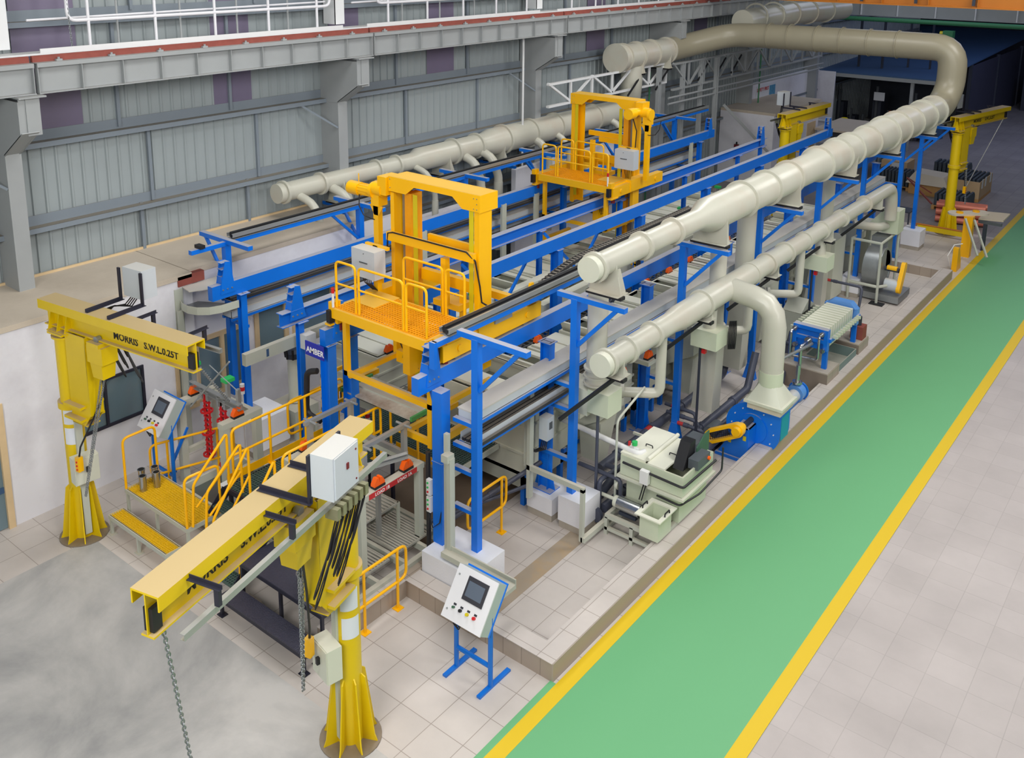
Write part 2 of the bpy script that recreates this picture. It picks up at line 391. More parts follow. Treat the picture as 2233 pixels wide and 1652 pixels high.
for (y0, y1, z0, z1) in [(7.15, 8.25, 5.75, 9.2), (10.95, 11.85, 5.75, 9.2), (13.95, 14.85, 5.75, 9.2), (17.1, 18.1, 5.75, 9.2), (24.2, 25.2, 5.75, 9.2), (31.2, 32.2, 5.75, 9.2)]:
    struct('translucent_sheet', MB().bx(XW+.031, XW+.036, y0, y1, z0, z1), 'purple_sheet', wl)
# other walls and ceiling, outside the frame
struct('wall_right', MB().bx(6, 6.15, -6, 78, 0, 12), 'dark_wall')
struct('wall_back', MB().bx(-20, 6, -6.15, -6, 0, 12), 'corrugated')
struct('wall_far', MB().bx(-24, 6, 77.8, 78, 0, 12), 'dark_wall')
struct('wall_left_far', MB().bx(-24.15, -24, 58, 78, 0, 12), 'dark_wall')['kind'] = 'structure'
struct('ceiling', MB().bx(-24, 6, -6.15, 78, 12, 12.15), 'corrugated')
# building columns
def column(y, label, far=False):
    t = thing('building_column', label, 'column', (-15.6, y, 0), 0, 'steel columns along the corrugated wall')
    m = MB(); m.bx(-16.15, -15.62, y-.012, y+.012, 0, 5.6); m.bx(-15.62, -15.6, y-.13, y+.13, 0, 5.75); m.bx(-16.17, -16.15, y-.13, y+.13, 0, 5.9)
    m.bx(-16.15, -15.62, y-.13, y-.12, 0, 5.6)
    obj('column_shaft', m, 'steel_grey', t)
    m = MB(); m.prism([(-16.15, 5.6), (-15.6, 5.6), (-14.95, 6.02), (-14.95, 6.55), (-16.15, 6.55)], 'y', y-.14, y-.12); m.prism([(-16.15, 5.6), (-15.6, 5.6), (-14.95, 6.02), (-14.95, 6.55), (-16.15, 6.55)], 'y', y+.1, y+.12)
    m.bar((-15.6, y, 5.62), (-14.9, y, 6.06), .28, .015); m.bx(-14.96, -14.94, y-.02, y+.2, 6.0, 6.6); m.bx(-15.3, -14.86, y-.15, y+.28, 6.6, 6.625); m.bx(-14.98, -14.96, y-.12, y+.12, 6.02, 6.6)
    obj('corbel', m, 'steel_grey', t)
    m = MB(); m.bx(-16.0, -15.62, y-.01, y+.01, 7.3, 11.9); m.bx(-15.62, -15.6, y-.13, y+.13, 7.3, 11.9); m.bx(-16.0, -15.98, y-.13, y+.13, 7.3, 11.9); m.bx(-16, -15.6, y-.13, y-.12, 7.3, 11.9)
    obj('upper_shaft', m, 'steel_white', t)
    m = MB(); m.bar((-15.62, y-.13, 5.05), (-16.05, y-.85, 5.62), .05, .04); obj('knee_brace', m, 'purlin', t)
    return t
for i, (y, l) in enumerate([(6.75, 'grey steel column with crane corbel at the left edge of the picture'), (13.8, 'grey steel column behind the near end of the left duct'), (21.0, 'grey steel column where the white lattice truss starts'), (28.1, 'grey steel column behind the tall round duct riser'), (35.2, 'white edged steel column beside the bright green pipe'), (42.3, 'farthest grey steel column beside the dark bay')]):
    column(y, l)
# crane runway girders
XG = -15.1
for i, (y0, y1, l) in enumerate([(-.3, 6.95, 'crane girder span at the left edge of the picture'), (7.0, 14.2, 'long crane girder span nearest after the left column'), (14.25, 21.5, 'middle crane girder span over the left duct'), (21.55, 28.8, 'crane girder span behind the duct end cap'), (28.85, 36, 'farthest crane girder span ending near the orange bridge')]):
    t = thing('crane_girder', 'grey stiffened '+l, 'girder', (XG, y0, 6.63), 0, 'crane runway girders along the left wall')
    m = MB(); m.bx(XG-.01, XG, y0, y1, 6.65, 7.1); m.bx(XG-.25, XG+.1, y0, y1, 6.63, 6.648); m.bx(XG-.3, XG+.1, y0, y1, 7.1, 7.12); m.bx(XG+.07, XG+.1, y0, y1, 7.05, 7.1)
    obj('girder_web', m, 'steel_grey', t)
    n = 10
    for j in range(n+1):
        yy = y0+.01+(y1-y0-.02)*j/n; obj('stiffener', MB().bx(XG, XG+.085, yy-.006, yy+.006, 6.65, 7.09), 'steel_grey', t)
    m = MB(); m.bx(XG-.12, XG-.05, y0, y1, 7.12, 7.2); m.bx(XG-.11, XG-.06, y0, y1, 7.2, 7.22)
    obj('crane_rail', m, 'rust_red', t)
    for j in range(8):
        yy = y0+.4+j*.9; obj('rail_clip', MB().bx(XG-.04, XG+.02, yy-.05, yy+.05, 7.12, 7.15).cyl((XG-.01, yy, 7.14), (XG-.01, yy, 7.18), .02, n=8), 'steel_grey', t)
# walkway and guard rail over the girder
t = thing('girder_walkway', 'white walkway plate on top of the crane girder', 'walkway', (-15.5, 7, 7.22))
m = MB(); m.bx(-15.62, -15.28, 2, 36, 7.21, 7.24); m.bx(-15.3, -15.28, 7.2, 13.6, 7.24, 7.31); m.bx(-15.3, -15.28, 14.3, 20.6, 7.24, 7.3); m.bx(-15.3, -15.28, 21.4, 28, 7.24, 7.29)
obj('kick_plate', m, 'steel_white', t)
for i, (y0, y1, l) in enumerate([(7.75, 13.35, 'white pipe guard rail above the girder, first one from the left'), (14.7, 20.5, 'white pipe guard rail above the girder beside the second column'), (21.9, 27.5, 'short white pipe guard rail at the top centre edge')]):
    t = thing('guard_rail', l, 'railing', (-15.4, y0, 7.2), 0, 'guard rails above the crane girder')
    m = MB(); m.pipe(rounded([(-15.4, y0, 8.6), (-15.4, y0, 7.72), (-15.4, y1, 7.72), (-15.4, y1, 8.6)], .15), .03, 8); m.pipe([(-15.55, y0-.6, 7.75), (-15.55, y1, 7.8)], .02, 6)
    obj('rail_pipe', m, 'white_paint', t)
    n = 4
    for j in range(n+1):
        yy = y0+.35+(y1-y0-.7)*j/n
        obj('baluster', MB().cyl((-15.4, yy, 7.22), (-15.4, yy, 8.7), .026, n=8), 'white_paint', t)
        if j < n: obj('baluster', MB().cyl((-15.56, yy+.6, 7.22), (-15.56, yy+.6, 8.7), .02, n=8), 'steel_grey', t)
def chain_mb(p, q, L=.045, r=.006, wob=0):
    m = MB(); p = V(p); q = V(q); d = (q-p); n = max(2, int(d.length/(L*.8))); d.normalize()
    a = d.cross(V((1, 0, 0))).normalized(); b = d.cross(a).normalized()
    for i in range(n):
        c = p+(q-p)*((i+.5)/n); s = a if i % 2 else b
        m.pipe([c+d*(L/2*math.cos(t))+s*(L*.3*math.sin(t)) for t in [k*PI/4 for k in range(8)]], r, 4, closed=True)
    return m
solo('safety_chain', chain_mb((-15.38, 7.72, 8.8), (-15.38, 7.78, 7.25)), 'galvanised', 'steel chain hanging at the left end of the top guard rail', 'chain')
# office block
SX = -14.3
w = MB()
def wallx(m, x, y0, y1, z1, holes, t=.15):
    ys = sorted({y0, y1} | {h[0] for h in holes} | {h[1] for h in holes})
    for a, b in zip(ys[:-1], ys[1:]):
        hs = [h for h in holes if h[0] <= a and h[1] >= b]
        if not hs: m.bx(x-t, x, a, b, 0, z1)
        else:
            h = hs[0]
            if h[2] > 0: m.bx(x-t, x, a, b, 0, h[2])
            m.bx(x-t, x, a, b, h[3], z1)
wallx(w, SX, 2, 9.0, 3.2, [(4.7, 5.62, 0, 2.1), (6.55, 7.95, 1.02, 1.9), (8.55, 8.98, .72, 1.95)])
wallx(w, SX-.12, 9.0, 13.2, 3.2, [(9.02, 10.2, .72, 1.95), (10.35, 11.15, 1.2, 2.2), (11.25, 12.35, 1.2, 2.2)])
w.bx(-16.15, SX-.12, 13.05, 13.2, 0, 3.2); w.bx(-16.1, SX-.12, 13.2, 13.3, 0, 2.9)
struct('wall_office', w, 'wall_white')['kind'] = 'structure'
r_ = MB(); r_.bx(XW+.04, SX+.02, 2, 5.3, 3.2, 3.29); r_.bx(XW+.04, SX+.02, 5.32, 9.0, 3.2, 3.29); r_.bx(XW+.04, SX-.1, 9.02, 13.2, 3.2, 3.29)
struct('ceiling_office_slab', r_, 'roof_slab')['kind'] = 'structure'
struct('trim_12', MB().bx(XW+.04, XW+.08, 2, 13.2, 3.29, 3.33), 'wood')
solo('steel_lintel', MB().bx(SX-.1, SX+.02, 8.72, 9.25, 3.08, 3.26), 'rust_red', 'short rust red steel lintel under the office roof edge', 'lintel')
def window(n, x, y0, y1, z0, z1, fm, mull=1, fw=.06):
    t = bpy.data.objects.new('window_%d' % n, None); C.objects.link(t); t.location = (x, (y0+y1)/2, z0); t['kind'] = 'structure'
    m = MB(); m.bx(x-.04, x+.03, y0, y1, z0, z0+fw); m.bx(x-.04, x+.03, y0, y1, z1-fw, z1); m.bx(x-.04, x+.03, y0, y0+fw, z0+fw, z1-fw); m.bx(x-.04, x+.03, y1-fw, y1, z0+fw, z1-fw)
    for j in range(mull): yy = y0+(y1-y0)*(j+1)/(mull+1); m.bx(x-.04, x+.03, yy-fw/2, yy+fw/2, z0+fw, z1-fw)
    obj('window_frame', m, fm, t); obj('pane', MB().bx(x-.02, x-.01, y0+fw, y1-fw, z0+fw, z1-fw), 'glass', t)
window(1, SX, 6.55, 7.95, 1.02, 1.9, 'black_steel', 1, .045)
window(2, SX, 8.55, 8.98, .72, 1.95, 'wood', 0, .07)
window(3, SX-.12, 9.02, 10.2, .72, 1.95, 'wood', 1, .09)
window(4, SX-.12, 10.35, 11.15, 1.2, 2.2, 'wood', 0, .1)
window(5, SX-.12, 11.25, 12.35, 1.2, 2.2, 'wood', 0, .1)
d = bpy.data.objects.new('door_1', None); C.objects.link(d); d.location = (SX, 5.16, 0); d['kind'] = 'structure'
m = MB(); m.bx(SX-.1, SX+.03, 4.7, 4.8, 0, 2.1); m.bx(SX-.1, SX+.03, 5.52, 5.62, 0, 2.1); m.bx(SX-.1, SX+.03, 4.8, 5.52, 2.02, 2.1); obj('door_frame', m, 'wood', d)
m = MB(); m.bx(SX-.05, SX-.02, 4.8, 5.52, .02, 2.02); obj('door_leaf', m, 'glass', d); obj('door_rail', MB().bx(SX-.06, SX-.01, 4.8, 5.52, .62, .72), 'shed_blue', d)
# inside of the office seen through the glass
struct('wall_office_inner', MB().bx(-15.7, -15.65, 2, 13, 0, 3.2), 'light_grey')['kind'] = 'structure'
# white partition behind the left ducts
m = MB(); m.bx(-15.35, -15.2, 13.3, 15.1, 0, 2.85); m.bx(-15.35, -15.2, 15.25, 18.2, 0, 2.6); m.bx(-15.35, -15.2, 19.5, 24.5, 0, 3.1)
struct('wall_partition', m, 'wall_white')['kind'] = 'structure'
# far white room
m = MB(); m.bx(-16.1, -13.9, 33.6, 33.75, 0, 2.8); m.bx(-14.05, -13.9, 33.75, 38.2, 0, 2.75); struct('wall_room_far', m, 'wall_white')['kind'] = 'structure'
struct('ceiling_room_far', MB().bx(-16.1, -13.86, 33.6, 38.3, 2.8, 2.9), 'roof_slab')['kind'] = 'structure'
m = MB(); m.bx(-16.1, -16.0, 36, 43.6, 0, 3.55); m.bx(-16.1, -15.2, 43.5, 43.6, 0, 3.4); struct('wall_low_far', m, 'wall_white')['kind'] = 'structure'
# ================================================================== GANTRY STEELWORK
def rail(x, y0, y1, label, ib=False, w=.13):
    t = thing('transporter_rail', label, 'rail', (x, y0, 2.95), 0, 'blue transporter rails')
    m = MB()
    if ib: m.ibeam((x, y0, 3.07), (x, y1, 3.07), .16, .24, .014)
    else: m.bx(x-w/2, x+w/2, y0, y1, 2.94, 3.2)
    obj('rail_beam', m, 'blue', t)
    for s, yy in ((1, y0+.18), (-1, y1-.18)):
        m = MB()
        for dx in (-w/2-.012, w/2): m.prism([(yy-s*.02, 3.02), (yy+s*.3, 3.02), (yy+s*.26, 3.2), (yy+s*.2, 3.58), (yy+s*.1, 3.6), (yy, 3.2)], 'x', x+dx, x+dx+.012)
        m.bx(x-w/2, x+w/2, yy+.02*s-.006, yy+.02*s+.006, 3.2, 3.34)
        for zz in (3.3, 3.45, 3.57): m.bx(x-w/2, x+w/2, min(yy, yy+s*.2)+.03, max(yy, yy+s*.2), zz, zz+.01)
        o = obj('end_stop', m, 'blue', t)
        m = MB()
        for j in range(3): m.cyl((x+w/2+.012, yy+s*(.03+.09*j), 3.1), (x+w/2+.025, yy+s*(.03+.09*j), 3.1), .014, n=8)
        if s > 0: obj('bolt', m, 'galvanised', o)
    return t
rail(-13.6, 8.9, 27.9, 'dusty blue rail beam on the left, nearest the office wall')
rail(-11.72, 8.9, 27.7, 'dusty blue flanged rail beam, second from the office wall', True)
rail(-10.68, 8.9, 30.6, 'longest blue rail beam, running behind the near transporter past the jib crane')
rail(-8.42, 8.6, 28.0, 'dusty blue rail beam on the right carrying the near transporter trucks')
RP = [11.25, 14.5, 17.8, 21.1, 24.4, 27.5]
def ipost(x, y, z0, z1, label, grp, foot=True, w=.18, d=.14):
    t = thing('gantry_post', label, 'post', (x, y, z0), 0, grp)
    m = MB(); m.ibeam((x, y, z0), (x, y, z1), d, w, .014, up=(1, 0, 0))
    if foot: m.prism([(x-.2, z0+.01), (x+.2, z0+.01), (x+.08, z0+.5), (x-.08, z0+.5)], 'y', y-.008, y+.008)
    m.bx(x-.2, x+.2, y-.14, y+.14, z0, z0+.015); m.bx(x-.12, x+.12, y-.1, y+.1, z1-.012, z1)
    obj('post_shaft', m, 'blue', t); return t
g = 'blue gantry posts under the right hand rail'
def plinth(x0, x1, y0, y1, z1, label, m1='plinth_white'):
    t = thing('concrete_plinth', label, 'plinth', ((x0+x1)/2, (y0+y1)/2, 0), 0, 'painted concrete plinths')
    obj('plinth_block', MB().bx(x0, x1, y0, y1, .12, z1), m1, t); obj('unpainted_foot', MB().bx(x0+.012, x1-.012, y0+.012, y1-.012, 0, .12), 'concrete_block', t)
    return t
plinth(-8.33, -7.42, 8.6, 9.35, .58, 'large white concrete plinth under the nearest right hand blue posts')
plinth(-8.28, -7.78, 11.0, 11.5, .4, 'white concrete plinth with chipped foot, left one of the pair behind the blue posts')
plinth(-7.66, -7.2, 11.0, 11.5, .55, 'taller white concrete plinth, right one of the pair beside the oil separator')
plinth(-13.65, -12.95, 9.2, 9.95, .72, 'white concrete plinth beside the office windows')
plinth(-7.85, -7.4, 20.9, 21.4, .5, 'white plinth behind the filter press')
plinth(-7.85, -7.35, 24.1, 24.7, .5, 'white plinth left of the grey fan')
plinth(-7.8, -7.25, 29.3, 29.9, .6, 'farthest white plinth on open floor near the far end')
t = thing('gantry_post', 'square dusty blue post on the large white plinth, nearest on the right', 'post', (-8.26, 8.95, .58), 0, g)
obj('post_shaft', MB().bx(-8.35, -8.17, 8.86, 9.04, .58, 2.94), 'blue', t)
m = MB(); m.bx(-8.36, -8.16, 8.85, 9.05, 2.0-.15, 2.0-.13); obj('weld_collar', m, 'blue', t)
m = MB(); m.prism([(-8.35, 2.94), (-8.35, 2.5), (-8.5, 2.94)], 'y', 8.94, 8.96); obj('gusset', m, 'blue', t)
names = ['second', 'third', 'fourth', 'fifth', 'sixth', 'farthest']
for i, y in enumerate(RP):
    ipost(-8.2 if i else -8.1, y, .4 if i == 0 else 0, 2.94, 'wide blue I-section post under the right rail, %s one' % (names[i]), g)
for i, y in enumerate([9.0, 9.45, 11.8, 15.1, 18.4, 21.7, 25.0, 28.3]):
    ipost(-10.68, y, 0, 2.94, 'blue I-section post under the long rail, %s one' % nth(i, 8), 'blue gantry posts under the long middle rail', False, .2, .16)
for i, y in enumerate([9.3, 12.6, 15.9, 19.2, 22.5, 25.8, 27.4]):
    ipost(-11.72, y, 0, 2.95, 'slim blue post under the flanged rail, %s one' % nth(i, 7), 'blue gantry posts under the flanged rail', False, .1, .1)
for i, y in enumerate([9.5, 12.8, 16.1, 19.4, 22.7, 26.9]):
    ipost(-13.55, y, .72 if i == 0 else 0, 2.94, 'blue post under the leftmost rail, %s one' % nth(i, 6), 'blue gantry posts under the leftmost rail', False, .13, .12)
# V braces between the middle rails
for i, y in enumerate([14.3, 17.0]):
    m = MB(); x = -10.9-.6*0
    m.bar((-11.6, y-1.1, 2.9), (-11.2, y-.3, 1.9), .06, .06); m.bar((-11.2, y+.5, 2.7), (-11.2, y-.3, 1.9), .05, .05)
    solo('steel_brace', m, 'blue', 'blue V-shaped knee brace under the flanged rail, %s one' % ('nearer' if i == 0 else 'farther'), 'brace', 'V braces in the aisle between the lanes')
# outer posts with duct arms
OY = [9.1, 11.2, 14.6, 17.9, 21.2, 24.4, 27.7, 29.6]
base = [.58, .55, 0, 0, .5, .5, 0, .6]
lab = ['outer blue post with a duct arm on the large white plinth', 'outer blue post with duct arm on the white plinth beside the oil separator', 'outer blue post with duct arm standing on the floor left of the blue fan', 'outer blue post with duct arm behind the duct elbow', 'outer blue post with duct arm behind the filter press', 'outer blue post with duct arm beside the grey fan', 'outer blue post behind the far hopper box', 'farthest outer blue post, alone on the far white plinth']
for i, (y, z0) in enumerate(zip(OY, base)):
    x = -7.55 if i else -7.73
    t = thing('duct_post', lab[i], 'post', (x, y, z0), 0, 'outer blue posts carrying the large duct')
    m = MB().bx(x-.055, x+.055, y-.055, y+.055, z0, 3.8)
    if z0 == 0: m.prism([(x-.14, 0), (x+.14, 0), (x+.055, .35), (x-.055, .35)], 'y', y-.06, y+.06)
    obj('post_shaft', m, 'blue', t)
    obj('duct_arm', MB().bx(x-.32, x+.88, y-.05, y+.05, 3.78, 3.86), 'blue', t)
    obj('diagonal_brace', MB().bar((x+.05, y, 3.05), (x+.72, y, 3.78), .06, .06), 'blue', t)
    if i < 7:
        xi = -8.2 if i else -8.2
        for zz in ([1.1, 2.35, 1.95] if i else [1.15, 1.75, 2.12, 2.5]): obj('cross_tie', MB().bx(xi+.06, x-.05, y-.04, y+.04, zz-.03, zz+.03), 'blue', t)
# left posts with cable track arms
for i, y in enumerate([9.65, 12.9, 16.2, 19.3, 22.9, 26.3]):
    x = -14.15
    t = thing('track_post', 'blue post with arm under the left cable track, %s one' % nth(i, 6), 'post', (x, y, 0), 0, 'left blue posts carrying the cable track')
    obj('post_shaft', MB().bx(x-.06, x+.06, y-.06, y+.06, .0 if i else .75, 3.72), 'blue', t)
    obj('track_arm', MB().bx(x-.75, x+.72, y-.05, y+.05, 3.7, 3.78), 'blue', t)
    obj('diagonal_brace', MB().bar((x-.05, y, 2.95), (x-.62, y, 3.7), .05, .05), 'blue', t)
    if i: obj('diagonal_brace', MB().bar((x, y-.05, 3.0), (x, y-.75, 3.66), .05, .05), 'blue', t)
    obj('cross_tie', MB().bx(x+.06, -13.62, y-.03, y+.03, 2.2, 2.26), 'blue', t)
# cable tracks
def track(x, y0, y1, yb, label, z=3.66):
    t = thing('cable_track', label, 'cable track', (x, y0, z), 0, 'energy chain tracks')
    obj('support_beam', MB().bx(x-.045, x+.045, yb, y1, z, z+.08), 'blue', t)
    m = MB(); m.chan((x+.05, y0, z+.15), (x+.05, y1, z+.15), .03, .07, .006, sx=-1); m.chan((x-.13, y0, z+.15), (x-.13, y1, z+.15), .03, .07, .006)
    m.bx(x-.13, x+.06, y0, y1, z+.085, z+.09)
    obj('guide_channel', m, 'aluminium', t)
    m = MB().bx(x-.115, x-.05, y0+.05, y1-.1, z+.1, z+.19); m.bx(x-.03, x+.03, y0+.02, y1-.1, z+.1, z+.17)
    obj('energy_chain', m, 'black', t)
    return t
tl = track(-14.13, 9.75, 28.5, 8.9, 'long black cable track on blue posts along the left side')
obj('track_stub', MB().bx(-14.22, -14.04, 9.05, 9.15, 3.74, 3.8), 'black', tl)
tr = track(-8.2, 9.0, 28, 8.75, 'long black cable track on blue arms beside the near transporter')
obj('track_drop', MB().bx(-8.26, -8.16, 8.72, 8.78, 3.35, 3.74), 'blue', tr)
# moving chain links of the right track
m = MB(); pts = []
for i in range(64):
    y = 11.1+i*.085; z = 3.92 if i > 20 else 3.62+.3*math.sin(i/20*PI/2)
    m.cb(-8.42, y, z, .11, .05, .035)
    for s in (-1, 1): m.cb(-8.42+s*.06, y+.02, z, .012, .085, .06)
o = solo('energy_chain_loop', m, 'cable_chain', 'grey link chain curving off the right cable track beside the duct end', 'cable chain', org=(-8.42, 11.1, 3.6)); pass
m = MB()
for j, dz in enumerate((0, .03, .06)): m.pipe(rounded([(-8.7, 10.55, 3.5+dz), (-8.62, 10.8, 3.56+dz), (-8.5, 11.0, 3.6+dz), (-8.42, 11.15, 3.62+dz)], .1), .014, 6)
solo('cable_bundle', m, 'black', 'bundle of black cables from the near transporter to the grey link chain', 'cable')
# cable trays
def tray(x0, x1, y0, y1, z, label, cov=True, side='right'):
    t = thing('cable_tray', label, 'cable tray', ((x0+x1)/2, y0, z), 0, 'cable trays on the '+side+' side')
    n = int((y1-y0)/2.6)
    for j in range(n):
        a = y0+(y1-y0)*j/n; b = y0+(y1-y0)*(j+1)/n-.008
        if cov: obj('tray_cover', MB().bx(x0-.01, x1+.01, a, b, z+.13, z+.15), 'roof_dust', t)
    m = MB(); m.bx(x0, x0+.008, y0, y1, z, z+.13); m.bx(x1-.008, x1, y0, y1, z, z+.13); m.bx(x0, x1, y0, y1, z, z+.008)
    if cov: m.bx(x0, x1, y0, y0+.008, z, z+.13)
    obj('tray_body', m, 'light_grey', t)
    if not cov:
        m = MB()
        for j in range(5): m.bx(x0+.03+.07*j, x0+.08+.07*j, y0, y1, z+.01, z+.06)
        obj('cable_lay', m, 'cable_chain', t)
    obj('support_rail', MB().bx(x1-.02, x1+.03, y0, y1, z-.05, z), 'blue', t); obj('support_rail', MB().bx(x0-.03, x0+.02, y0, y1, z-.05, z), 'blue', t)
    return t
mat('roof_dust', (196, 192, 184), .6, 0, 0, .06, 1.2, stain=(176, 172, 166))
tray(-8.12, -7.82, 9.15, 27.2, 2.5, 'covered grey cable tray at the top on the right side')
tray(-8.12, -7.82, 9.2, 27.2, 2.12, 'open grey cable tray below the covered one on the right side', False)
tray(-14.0, -13.75, 9.4, 27.2, 2.75, 'open grey cable tray under the leftmost rail', False, 'left')
tray(-14.0, -13.75, 9.4, 27.2, 2.42, 'covered grey cable tray below the leftmost rail', True, 'left')
tray(-14.0, -13.75, 12, 27.2, 2.1, 'lowest grey cable tray on the left side', False, 'left')
# curved tray end on the left, vertical tray to the ground
t = thing('tray_bend', 'curved light grey cable tray bend at the near left end', 'cable tray', (-13.9, 9.1, 2.7))
pts = [(-14.3, 8.75), (-14.15, 8.68), (-13.95, 8.66), (-13.75, 8.72), (-13.6, 8.86), (-13.52, 9.05), (-13.5, 9.4)]
m = MB()
for a, b in zip(pts[:-1], pts[1:]): m.bar((a[0], a[1], 2.77), (b[0], b[1], 2.77), .008, .14)
obj('outer_side', m, 'frame_grey', t)
m = MB(); m.prism(pts+[(-13.75, 9.4), (-14.3, 9.1)], 'z', 2.7, 2.708); obj('tray_floor', m, 'galvanised', t)
m = MB(); m.prism([(-14.3, 8.8), (-14.0, 8.75), (-13.7, 9.3), (-13.7, 9.6), (-14.3, 9.6)], 'z', 3.05, 3.065); obj('tray_cover', m, 'roof_dust', t)
obj('riser_tray', MB().chan((-14.28, 8.72, .0), (-14.28, 8.72, 3.05), .05, .16, .006, up=(0, 1, 0)), 'frame_grey', t)
obj('riser_tray', MB().chan((-14.16, 8.66, .0), (-14.16, 8.66, 2.7), .05, .1, .006, up=(0, 1, 0)), 'frame_grey', t)
# vertical grey risers in the left trays
for i, (x, y) in enumerate([(-13.5, 16.9), (-13.5, 18.2), (-13.5, 26.3), (-13.45, 14.1)]):
    solo('tray_riser', MB().chan((x, y, 1.6), (x, y, 3.0), .06, .16, .006, up=(0, 1, 0)), 'frame_grey', 'vertical grey trunking on the left cable trays, %s one' % nth(i if i < 3 else 0, 4) if i < 3 else 'vertical grey trunking behind the near transporter', 'trunking', 'vertical trunking on the left trays')
# right vertical trunking to the HMI
t = thing('cable_trunking', 'light grey vertical cable trunking bending down to the near control desk', 'trunking', (-8.0, 8.85, .6))
m = MB(); m.bx(-8.06, -7.99, 8.78, 8.84, .55, 2.42); m.bx(-7.96, -7.89, 8.72, 8.82, .62, 2.1); obj('riser', m, 'frame_grey', t)
m = MB(); m.bx(-8.02, -7.9, 8.68, 8.82, 2.05, 2.16); obj('elbow_box', m, 'frame_grey', t)
m = MB(); m.bx(-7.98, -6.75, 8.62, 8.74, .62, .7); m.bx(-7.98, -6.75, 8.74, 8.76, .62, .76); m.bx(-6.85, -6.72, 7.95, 8.7, .66, .72); obj('horizontal_run', m, 'frame_grey', t)
t = thing('cable_trunking', 'light grey cable trunking running down by the small grey switch box to the oil separator', 'trunking', (-8.2, 10.9, .6))
m = MB(); m.bx(-8.2, -8.1, 10.8, 10.9, .95, 2.4); m.bx(-8.1, -8.04, 10.74, 10.84, .45, 2.4); obj('riser', m, 'frame_grey', t)
m = MB(); m.bx(-8.1, -7.02, 10.74, 10.8, .95, 1.03); m.bx(-7.08, -7.02, 10.74, 10.8, .12, 1.0); m.bx(-7.05, -6.98, 10.74, 11.6, .12, .2); obj('horizontal_run', m, 'frame_grey', t)

# ================================================================== DUCTS
def flange(t, c, ax, r, m='duct', w=.05, th=.03):
    c = V(c); d = {'x': V((1, 0, 0)), 'y': V((0, 1, 0)), 'z': V((0, 0, 1))}[ax] if isinstance(ax, str) else V(ax)
    obj('flange', MB().ring(c-d*th, c+d*th, r+w, r-.01, 28), m, t)
def saddle(t, x, y, z, r, zb, m='duct', w=.3):
    s = MB(); s.prism([(x-r*1.0, z-.02), (x-w, zb+.03), (x+w, zb+.03), (x+r*1.0, z-.02), (x+r*.8, z-r*.6), (x, z-r), (x-r*.8, z-r*.6)], 'y', y-.012, y+.012)
    s.prism([(y, zb+.03), (y+.22, zb+.03), (y+.05, z-r*.4), (y, z-r*.4)], 'x', x+w-.08, x+w-.06); s.bx(x-w, x+w, y-.1, y+.2, zb+.02, zb+.03)
    o = obj('saddle', s, m, t)
    obj('base_channel', MB().bx(x-w-.03, x+w+.03, y-.06, y+.06, zb-.03, zb+.02), 'black', t)
# --- right large duct A with the riser and the cross run
XA, ZA = -7.1, 4.45
t = thing('exhaust_duct', 'largest cream exhaust duct running along the right side and bending up over the hall', 'duct', (XA, 11, ZA))
ys = [(10.95, .18), (14.15, .18), (14.55, .31), (19.2, .31), (19.5, .35), (23.1, .35), (23.4, .4), (28.8, .4)]
m = MB().pipe([(XA, y, ZA) for y, r in ys], 0, 32, rs=[r for y, r in ys]); obj('duct_run', m, 'duct', t)
obj('end_cap', MB().cyl((XA, 10.83, ZA), (XA, 10.95, ZA), .19, n=32), 'cream', t)
def rA(y): return .18 if y < 14.3 else .31 if y < 19.3 else .35 if y < 23.2 else .4
for y in [11.0, 12.3, 13.3, 15.9, 17.0, 18.1, 19.7, 20.9, 21.7, 22.9, 24.2, 25.2, 26.3, 27.6, 28.6]: flange(t, (XA, y, ZA), 'y', rA(y))
for y in OY[1:7]: saddle(t, XA, y+.1, ZA, rA(y+.1), 3.9+(.05 if y < 14 else 0), w=.28 if y < 14.5 else .33)
XR, ZT, YT = -7.0, 6.15, 29.9
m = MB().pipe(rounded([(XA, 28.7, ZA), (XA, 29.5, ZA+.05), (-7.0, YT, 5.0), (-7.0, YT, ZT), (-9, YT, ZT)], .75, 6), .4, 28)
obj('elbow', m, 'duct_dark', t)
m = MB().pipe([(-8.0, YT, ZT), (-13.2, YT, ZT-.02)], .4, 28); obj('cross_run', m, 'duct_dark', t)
for x in [-8.6, -9.45, -10.3, -11.1, -12.0, -12.7]: flange(t, (x, YT, ZT), 'x', .4, 'duct_dark', .03, .015)
XL, ZL = -15.3, 5.65
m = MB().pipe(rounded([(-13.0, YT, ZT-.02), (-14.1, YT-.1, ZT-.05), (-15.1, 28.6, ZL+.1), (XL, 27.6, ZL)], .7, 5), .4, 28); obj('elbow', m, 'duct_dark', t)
m = MB().pipe([(XL, 24.6, ZL), (XL, 27.8, ZL)], .4, 28); obj('duct_run', m, 'duct', t)
obj('end_cap', MB().cyl((XL, 24.5, ZL), (XL, 24.62, ZL), .46, n=32), 'duct', t)
for y in [24.9, 25.7, 26.6, 27.6]: flange(t, (XL, y, ZL), 'y', .4)
for x, y in [(XL, 25.6), (XL, 27.3)]: saddle(t, x, y, ZL, .4, ZL-.55, w=.36)
m = MB().pipe([(-13.9, YT+.4, ZT+.35), (-13.6, 33.5, ZT+.5), (-13.2, 38, ZT+.5)], .42, 24)
obj('rear_branch', m, 'duct', t)
for y in (31.2, 32.4, 33.6, 35.0, 36.4): flange(t, (-13.9+(y-30.3)*.09, y, ZT+.5), 'y', .42)
